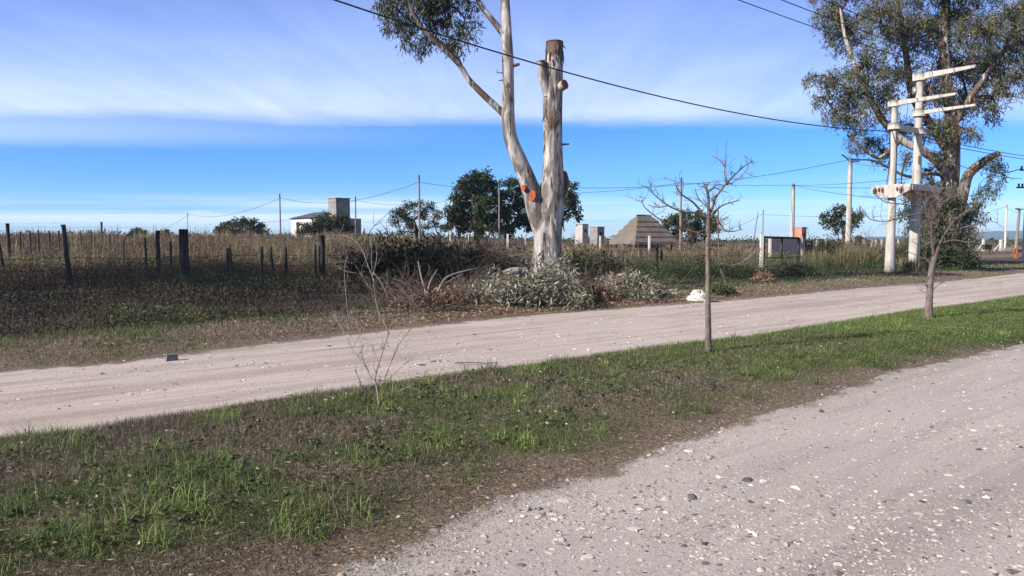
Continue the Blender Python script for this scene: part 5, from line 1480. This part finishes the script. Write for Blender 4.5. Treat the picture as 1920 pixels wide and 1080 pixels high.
def sack():
    a = G(1312, 566); root_l = 'crumpled white rubbish sack lying at the far edge of the road'
    g = Geo(); n, m_ = 44, 30
    V = []
    for i in range(n):
        for j in range(m_):
            th = 2 * math.pi * i / n; ph = math.pi * j / (m_ - 1)
            r = 1 + .45 * mnoise.noise(Vector((math.cos(th) * 1.5, math.sin(th) * 1.5, ph * 1.3))) + .30 * mnoise.noise(Vector((math.cos(th) * 4, math.sin(th) * 4, ph * 4)))
            V.append(a + np.array([math.cos(th) * math.sin(ph) * .29 * r, math.sin(th) * math.sin(ph) * .22 * r, .11 + math.cos(ph) * .17 * r]))
    F = [(i * m_ + j, i * m_ + j + 1, ((i + 1) % n) * m_ + j + 1, ((i + 1) % n) * m_ + j) for i in range(n) for j in range(m_ - 1)]
    g.add(V, F); tag(g.obj('rubbish_sack', M['sack'], origin=a), root_l, 'sack')
    a = G(322, 676); g = Geo()
    X, Y = rotax(35); V = []
    for sz, k in ((-.02, 1), (.13, .85)):
        for sx, sy in ((-1, -1), (1, -.9), (.9, 1), (-1, .85)): V.append(a + X * sx * .075 * k + Y * sy * .055 * k + z3 * (sz * .62 + rng.normal() * .008))
    g.add(V, [(3, 2, 1, 0), (4, 5, 6, 7), (0, 1, 5, 4), (1, 2, 6, 5), (2, 3, 7, 6), (3, 0, 4, 7)])
    tag(g.obj('broken_stone', M['stone_block'], origin=a, smooth=False), 'dark broken block of stone lying alone on the far road at the left', 'stone')
    a = G(885, 684); g = Geo(); tube(g, spline([a + [-.22, .02, .02], a + [0, 0, .03], a + [.2, .0, .02], a + [.32, .03, .025]], 4), np.linspace(.010, .005, 13), 6)
    tag(g.obj('fallen_stick', M['twig'], origin=a), 'short brown stick lying flat on the far road', 'stick')


sack()
BRL = []
g = Geo()
for pts in ([(-60, 560), (-10, 548), (20, 560), (45, 580)], [(-40, 590), (10, 578), (45, 580)], [(-30, 520), (0, 538), (10, 552)]):
    pp = spline([P(*p, 15.5 + .3 * i) for i, p in enumerate(pts)], 6); tube(g, pp, np.linspace(.022, .008, len(pp)), 6)
tag(g.obj('bare_branch', M['pale_twig'], origin=G(0, 600)), 'pale bare fallen branch in the weeds at the left edge', 'branch')


# ------------------------------------------------------------------ ground cover
def verge_grass():
    g = Geo(); N = 2600000
    x, y, d = fan(N, 2.6, 60, 42); s, t = st(x, y); e1, e2 = E1(s), E2(s); v = (t - e1) / np.maximum(e2 - e1, .3)
    patch = vnoise(x, y, 1.1, 1) * .55 + vnoise(x, y, .38, 2) * .45
    bigp = vnoise(x, y, 2.6, 4)
    grn = .40 + .28 * sstep(v, .15, .9) - .42 * sstep(-v, -.22, .0) + 1.0 * sstep(s, 5.0, 12) * sstep(v, .04, .20) + (patch - .5) * 1.15 + (bigp - .5) * .7
    keep = (v > -.13) & (v < 1.05)
    edge_thin = sstep(v + .16 * (vnoise(x, y, .25, 41) - .5), -.05, .16)
    keep &= rng.uniform(size=N) < (.10 + .90 * edge_thin)
    x, y, d, v, grn, patch, s, bigp = (a[keep] for a in (x, y, d, v, grn, patch, s, bigp)); n = len(x)
    isg = rng.uniform(size=n) < .14 + .70 * sstep(grn, .15, .80) + .14 * sstep(s, 6, 14)
    tint = np.where(isg, np.clip(.50 + .36 * (patch - .5) + rng.normal(size=n) * .13 + .18 * sstep(s, 6, 16), .33, 1), np.clip(.13 + .10 * (bigp - .5) + rng.normal(size=n) * .12, 0, .36))
    h = np.where(isg, .026 + .045 * sstep(grn, .45, 1.15), .045 + .03 * sstep(v, .1, .6)) * rng.uniform(.5, 1.35, n)
    h *= (.5 + .5 * sstep(v, 0, .2)) * (.75 + .35 * sstep(v, .5, 1))
    w = np.maximum(.0028, d * .00048) * rng.uniform(.7, 1.4, n)
    lean = np.where(isg, .7, 1.7)
    for m_ in (isg, ~isg):
        blades(g, on_land(x[m_], y[m_], -.004), h[m_], w[m_], lean=.95 if m_ is isg else 1.7, tint=tint[m_], curl=.55 if m_ is isg else .42)
    # stronger bright tufts
    T = 260; tx, ty, td = fan(T * 5, 2.9, 30, 43); ts, tt = st(tx, ty); tv = (tt - E1(ts)) / np.maximum(E2(ts) - E1(ts), .3)
    k = (tv > .10) & (tv < .96) & (vnoise(tx, ty, 1.1, 1) * .6 + vnoise(tx, ty, .38, 2) * .4 > .45); tx, ty, td = tx[k][:T], ty[k][:T], td[k][:T]
    per = 46; rad = rng.uniform(.05, .16, len(tx)); hh_ = rng.uniform(.08, .19, len(tx))
    a = rng.uniform(0, 6.28, (len(tx), per)); rr = np.sqrt(rng.uniform(size=a.shape)) * rad[:, None]
    bx = (tx[:, None] + np.cos(a) * rr).ravel(); by = (ty[:, None] + np.sin(a) * rr).ravel()
    blades(g, on_land(bx, by, -.004), np.repeat(hh_, per) * rng.uniform(.5, 1.2, len(bx)), np.maximum(.005, np.repeat(td, per) * .0007), lean=1.25,
           tint=np.clip(np.repeat(rng.uniform(.50, .98, len(tx)), per) + rng.normal(size=len(bx)) * .08, 0, 1), curl=.5)
    tag(g.obj('verge_grass', M['verge'], smooth=False), 'short mixed green and withered grass on the strip between the two roads', 'grass', kind='stuff')
    # matted dead stalks and broad weeds lying in the turf
    g = Geo(); N = 42000
    x, y, d = fan(N, 2.6, 26, 44); s, t = st(x, y); v = (t - E1(s)) / np.maximum(E2(s) - E1(s), .3)
    k = (v > -.02) & (v < .95); x, y, d = x[k], y[k], d[k]
    p = on_land(x, y, rng.uniform(.005, .05, len(x)))
    leaves(g, p, .045, .0045, -.0, .30, .26, flat_=.75)
    k = rng.uniform(size=len(x)) < .035
    leaves(g, p[k] + [0, 0, .015], .030, .017, 0, .6, .25, flat_=.7)
    tag(g.obj('leaf_litter', M['litter'], smooth=False), 'dead stalks and fallen leaves scattered over the grass strip', 'leaf litter', kind='stuff')
    g = Geo(); T = 800; x, y, d = fan(T * 3, 2.8, 14, 43); s, t = st(x, y); v = (t - E1(s)) / np.maximum(E2(s) - E1(s), .3)
    k = (v > .2) & (v < .86); x, y = x[k][:T], y[k][:T]; per = 9
    bx = np.repeat(x, per) + rng.normal(size=len(x) * per) * .025; by = np.repeat(y, per) + rng.normal(size=len(x) * per) * .025
    leaves(g, on_land(bx, by, rng.uniform(.015, .045, len(bx))), .036, .020, -.05, .62, .3, flat_=.8)
    tag(g.obj('broadleaf_weeds', M['green_weeds'], smooth=False), 'low broad-leaved weeds in the grass strip', 'weeds', kind='stuff')


verge_grass()


def gravel():
    # unit stone: an irregular little octahedral pebble with a mid ring
    th = np.arange(6) * math.pi / 3
    U = np.vstack([[0, 0, 1], np.stack([np.cos(th), np.sin(th), np.full(6, .35)], 1) * [.85, .85, 1], np.stack([np.cos(th + .5), np.sin(th + .5), np.full(6, -.5)], 1)])
    F = [(0, 1 + i, 1 + (i + 1) % 6) for i in range(6)] + [(1 + i, 7 + i, 1 + (i + 1) % 6) for i in range(6)] + [(1 + (i + 1) % 6, 7 + i, 7 + (i + 1) % 6) for i in range(6)]
    F = np.array(F)
    def scatter(name, lab, N, mask, d0, d1, smin, pal, azm=44):
        x, y, d = fan(N, d0, d1, azm); k = mask(x, y); x, y, d = x[k], y[k], d[k]; n = len(x)
        size = np.minimum(np.maximum(smin * np.exp(np.abs(rng.normal(size=n)) * .68), d * .0010), .042) * rng.uniform(.6, 1, n)
        sc = np.stack([size * rng.uniform(.8, 1.5, n), size * rng.uniform(.6, 1.1, n), size * rng.uniform(.2, .6, n)], 1)
        V = U[None] * (1 + .30 * rng.normal(size=(n, 13, 1))) * sc[:, None]
        a = rng.uniform(0, 6.28, n); ca, sa = np.cos(a)[:, None], np.sin(a)[:, None]
        X = V[..., 0] * ca - V[..., 1] * sa + x[:, None]; Y = V[..., 0] * sa + V[..., 1] * ca + y[:, None]
        Z = V[..., 2] + hh(x, y)[:, None] + sc[:, 2:3] * .1
        W = np.stack([X, Y, Z], -1).reshape(-1, 3)
        FF = (F[None] + (np.arange(n) * 13)[:, None, None]).reshape(-1, 3)
        tint = np.clip(np.where(rng.uniform(size=n) < .12, rng.uniform(0, .2, n), rng.normal(size=n) * .2 + pal), 0, 1)
        g = Geo(); g.add(W, FF, np.repeat(tint, 13)); tag(g.obj(name, M['stones'], smooth=False), lab, 'gravel', kind='stuff')
    def m1(x, y):
        s, t = st(x, y); e = E1(s); cl = vnoise(x, y, .9, 8)
        sp = rng.exponential(.11, len(x))
        return (t < e + .04 + sp) & (t > -8) & (rng.uniform(size=len(x)) < .35 + .9 * sstep(cl, .35, .8) * (1 - .3 * sstep(-t, -e + .3, 6)))
    def m2(x, y):
        s, t = st(x, y); cl = vnoise(x, y, 1.2, 9)
        return (t > E2(s) - .03) & (t < E3(s) + .2) & (rng.uniform(size=len(x)) < .2 + .8 * sstep(cl, .45, .8))
    scatter('loose_gravel', 'loose pale stones strewn over the near gravel road', 125000, m1, 2.4, 45, .0044, .58)
    scatter('scattered_stones', 'scattered pale stones on the far packed road', 34000, m2, 7, 60, .008, .62)


gravel()


def far_side_cover():
    # mown dry strip
    g = Geo(); N = 620000
    x, y, d = fan(N, 8.2, 70, 42); s, t = st(x, y); e = E3(s); k = (t > e - .06) & (t < e + 3.4) & (rng.uniform(size=N) < sstep(t, e - .1, e + .35)); x, y, d, s, t = x[k], y[k], d[k], s[k], t[k]; e = E3(s); n = len(x)
    pt_ = vnoise(x, y, 1.3, 5) * .6 + vnoise(x, y, .5, 6) * .4
    gr = rng.uniform(size=n) < sstep(pt_ + .12 * sstep(t - e, .6, 2.6) + .12 * sstep(x, 4, 14) - .06, .50, .80) * .7
    tint = np.where(gr, np.clip(.5 + rng.normal(size=n) * .12, .36, .95), np.clip(.17 + rng.normal(size=n) * .10, 0, .33))
    h = np.where(gr, .085, .055) * rng.uniform(.5, 1.5, n) * (.6 + .8 * sstep(t - e, .2, 2.6))
    blades(g, on_land(x, y, -.005), h, np.maximum(.006, d * .00085) * rng.uniform(.7, 1.3, n), lean=1.3, tint=tint, curl=.45)
    tag(g.obj('dry_roadside_grass', M['verge'], smooth=False), 'short straw-coloured grass along the far edge of the far road', 'grass', kind='stuff')
    # dark brown weed belt: bushy seeded stalks
    g = Geo(); g2 = Geo(); N = 150000
    x, y, d = fan(N, 11, 60, 45); s, t = st(x, y); e = E3(s)
    edge = e + 2.3 + .7 * (vnoise(x, y, 1.4, 3) - .5) - .3 * sstep(x, -2, 3)
    dens = vnoise(x, y, .8, 12) * .6 + vnoise(x, y, .3, 13) * .4
    k = (t > edge) & (t < np.where(x < -4, 29, 24.5)) & (x < 24) & (rng.uniform(size=N) < .15 + 1.2 * dens)
    x, y, d, s, t, edge, dens = x[k], y[k], d[k], s[k], t[k], edge[k], dens[k]; n = len(x)
    hump = vnoise(x, y, 1.7, 14)
    H0 = (.16 + .42 * sstep(t - edge, .1, 2.0) * (.55 + .75 * hump)) * (1 - .35 * sstep(x, 3, 9) * sstep(-t, -19, -17)) * (1 + .35 * sstep(x, 2, 5) * sstep(t, 18.5, 21))
    H0 *= 1 + .5 * sstep(t, 21.5, 24) * (x < -3)
    greenz = sstep(vnoise(x, y, 2.4, 15) + 1.0 * np.exp(-((x + 6.2) / 2.2) ** 2 - ((t - 19.8) / 1.9) ** 2) + .62 * sstep(x, 1.5, 5) - .22, .50, .80)
    isg = rng.uniform(size=n) < greenz
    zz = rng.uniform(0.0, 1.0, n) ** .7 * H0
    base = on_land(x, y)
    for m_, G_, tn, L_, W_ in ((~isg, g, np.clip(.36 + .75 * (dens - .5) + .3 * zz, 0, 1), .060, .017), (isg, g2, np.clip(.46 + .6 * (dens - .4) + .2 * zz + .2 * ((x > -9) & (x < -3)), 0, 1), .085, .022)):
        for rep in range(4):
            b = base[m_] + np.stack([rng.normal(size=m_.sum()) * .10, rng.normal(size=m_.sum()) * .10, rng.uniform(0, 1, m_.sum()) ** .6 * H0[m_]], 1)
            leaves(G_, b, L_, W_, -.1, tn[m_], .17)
    kk = rng.uniform(size=n) < .28
    blades(g, base[kk & ~isg], (H0 * rng.uniform(.7, 1.45, n))[kk & ~isg], .010, lean=.9, tint=np.clip(.5 + rng.normal(size=(kk & ~isg).sum()) * .3, 0, 1), curl=.3)
    blades(g2, base[kk & isg], (H0 * rng.uniform(.8, 1.3, n))[kk & isg], .014, lean=.5, tint=np.clip(.55 + rng.normal(size=(kk & isg).sum()) * .25, 0, 1), curl=.3)
    tag(g.obj('brown_weeds', M['dark_weeds'], smooth=False), 'dense dark brown seeded weeds between the road and the fence', 'weeds', kind='stuff')
    tag(g2.obj('green_weeds', M['green_weeds'], smooth=False), 'green leafy weeds growing among the brown ones', 'weeds', kind='stuff')
    # tall dry grass of the field
    g = Geo(); N = 250000
    x, y, d = fan(N, 18, 210, 44); s, t = st(x, y)
    vis = (t > np.where(x < -4, 26.5, 22.6)) & ((x < 30) | (t > 26))
    vis &= ~((x > .365 * y) & (x < .39 * y) & (y < 60) & (y > 41))
    right = sstep(x / y, .56, .60)
    vis &= rng.uniform(size=N) > right * .55
    x, y, d, s, t, right = x[vis], y[vis], d[vis], s[vis], t[vis], right[vis]; n = len(x)
    p1_ = vnoise(x, y, 5, 21) * .6 + vnoise(x, y, 1.8, 22) * .4; p2_ = vnoise(x, y, 9, 23)
    hgt = (.10 + 1.25 * p1_ ** 1.5 + .18 * rng.uniform(size=n) + .8 * (rng.uniform(size=n) < .012)) * (1 - .52 * sstep(x / y, -.24, -.12) * (x / y < .42)) * (1 - .55 * right) * (.75 + .25 * sstep(t, 23, 30))
    tint = np.clip(.27 + .70 * (p2_ - .5) + .30 * (vnoise(x, y, 2.2, 27) - .5) + rng.normal(size=n) * .15, 0, 1)
    far_g = rng.uniform(size=n) < (.16 + .35 * sstep(vnoise(x, y, 6, 25), .5, .8)); tint = np.where(far_g, .78 + rng.normal(size=n) * .05, tint)
    blades(g, on_land(x, y, -.02), hgt * rng.uniform(.55, 1.2, n), np.maximum(.010, d * .00065) * rng.uniform(.6, 1.3, n), lean=.75, tint=tint, curl=.4)
    k = rng.uniform(size=n) < 1.1         # seed heads and side leaves
    zz = rng.uniform(.15, 1.0, k.sum()) ** .8
    b = on_land(x[k], y[k]); b[:, 2] += hgt[k] * zz; b[:, :2] += rng.normal(size=(k.sum(), 2)) * .08
    sc = np.maximum(1, d[k] / 45)
    for lo, hi in ((0, 1.2), (1.2, 2.2), (2.2, 9)):
        m_ = (sc >= lo) & (sc < hi); f = (lo + min(hi, 3.5)) / 2 if lo else 1
        
        for _r in range(2): leaves(g, b[m_] + rng.normal(size=(m_.sum(), 3)) * .09 * f, .11 * f, .026 * f, -.1, tint[k][m_], .14)
    tag(g.obj('tall_dry_grass', M['straw'], smooth=False), 'tall dry brown grass and weeds filling the field beyond the fence', 'grass', kind='stuff')
    g = Geo()
    for _ in range(430):
        dd = 27 * (110 / 27) ** rng.uniform(); px = rng.uniform(-150, 1420); x0, y0 = at(px, dd); s0_, t0_ = st(x0, y0)
        if t0_ < 27 or (x0 > .36 * y0 and dd < 60): continue
        r_ = rng.uniform(.4, 2.0); h_ = rng.uniform(.3, 1.05) * (1.15 if px < 650 else .8); tn = rng.choice([.05, .12, .3, .78, .8, .8]); k = int(330 * r_)
        f = max(1, dd / 45); heap_leaves(g, [(x0, y0, r_, r_ * .8, h_)], k, .11 * f, .045 * f, -.2, tn, .12, 0, .3)
        kk = int(26 * r_); bx = x0 + rng.normal(size=kk) * r_ * .5; by = y0 + rng.normal(size=kk) * r_ * .4
        blades(g, on_land(bx, by), h_ * rng.uniform(.9, 1.7, kk), max(.012, dd * .0006), lean=.3, tint=np.clip(tn + rng.choice([.15, .3]), 0, 1) * np.ones(kk), curl=.3)
    tag(g.obj('field_weed_clumps', M['straw'], smooth=False), 'clumps of taller reddish and olive weeds in the field', 'weeds', kind='stuff')
    # scrub line along the skyline
    g = Geo(); N = 26000; a = np.radians(rng.uniform(-44, 46, N)); d = rng.uniform(150, 420, N); x, y = d * np.tan(a), d
    hmp = vnoise(x, y, 14, 31) * vnoise(x, y, 40, 32); b = on_land(x, y); H1 = .8 + 5.0 * hmp ** 1.5; b[:, 2] += rng.uniform(0, 1, N) * H1
    leaves(g, b, .9, .55, 0, .40, .25)
    tag(g.obj('distant_scrub', M['olive_leaf'], smooth=False), 'low far-off scrub along the skyline', 'scrub', kind='stuff')
    # litter under the eucalyptus at the road edge
    g = Geo(); N = 9000; s0, t0 = st(*G(1150, 582)[:2]); s = s0 + rng.normal(size=N) * 3.4; t = E3(s) + .35 + np.abs(rng.normal(size=N)) * .9; x, y = xy(s, t)
    leaves(g, on_land(x, y, .015 + rng.uniform(0, .03, N)), .075, .022, 0, .32, .22, flat_=.75)
    tag(g.obj('fallen_eucalyptus_leaves', M['litter'], smooth=False), 'fallen brown eucalyptus leaves along the road edge below the forked tree', 'leaf litter', kind='stuff')


far_side_cover()

# ------------------------------------------------------------------ air
hz = bpy.data.meshes.new('haze'); X0, X1, Y0, Y1, Z0, Z1 = -5600, 5600, -5600, 5600, -30, 90
g = Geo(); box(g, ((X0 + X1) / 2, (Y0 + Y1) / 2, (Z0 + Z1) / 2), ((X1 - X0) / 2, (Y1 - Y0) / 2, (Z1 - Z0) / 2))
hm = bpy.data.materials.new('clear_winter_air'); hm.use_nodes = True
w = NT(hm.node_tree); pv = w.n('ShaderNodeVolumePrincipled', ins={'Color': (.48, .74, 1.0, 1), 'Density': .00018, 'Anisotropy': 0.0}); ou = w.n('ShaderNodeOutputMaterial'); w.link(pv.outputs[0], ou.inputs['Volume'])
tag(g.obj('haze', hm, smooth=False), 'thin blue air over the whole plain', 'haze', kind='stuff')
bpy.data.meshes.remove(hz)
scene.cycles.volume_max_steps = 64
scene.cycles.max_bounces = 6
scene.cycles.transparent_max_bounces = 4
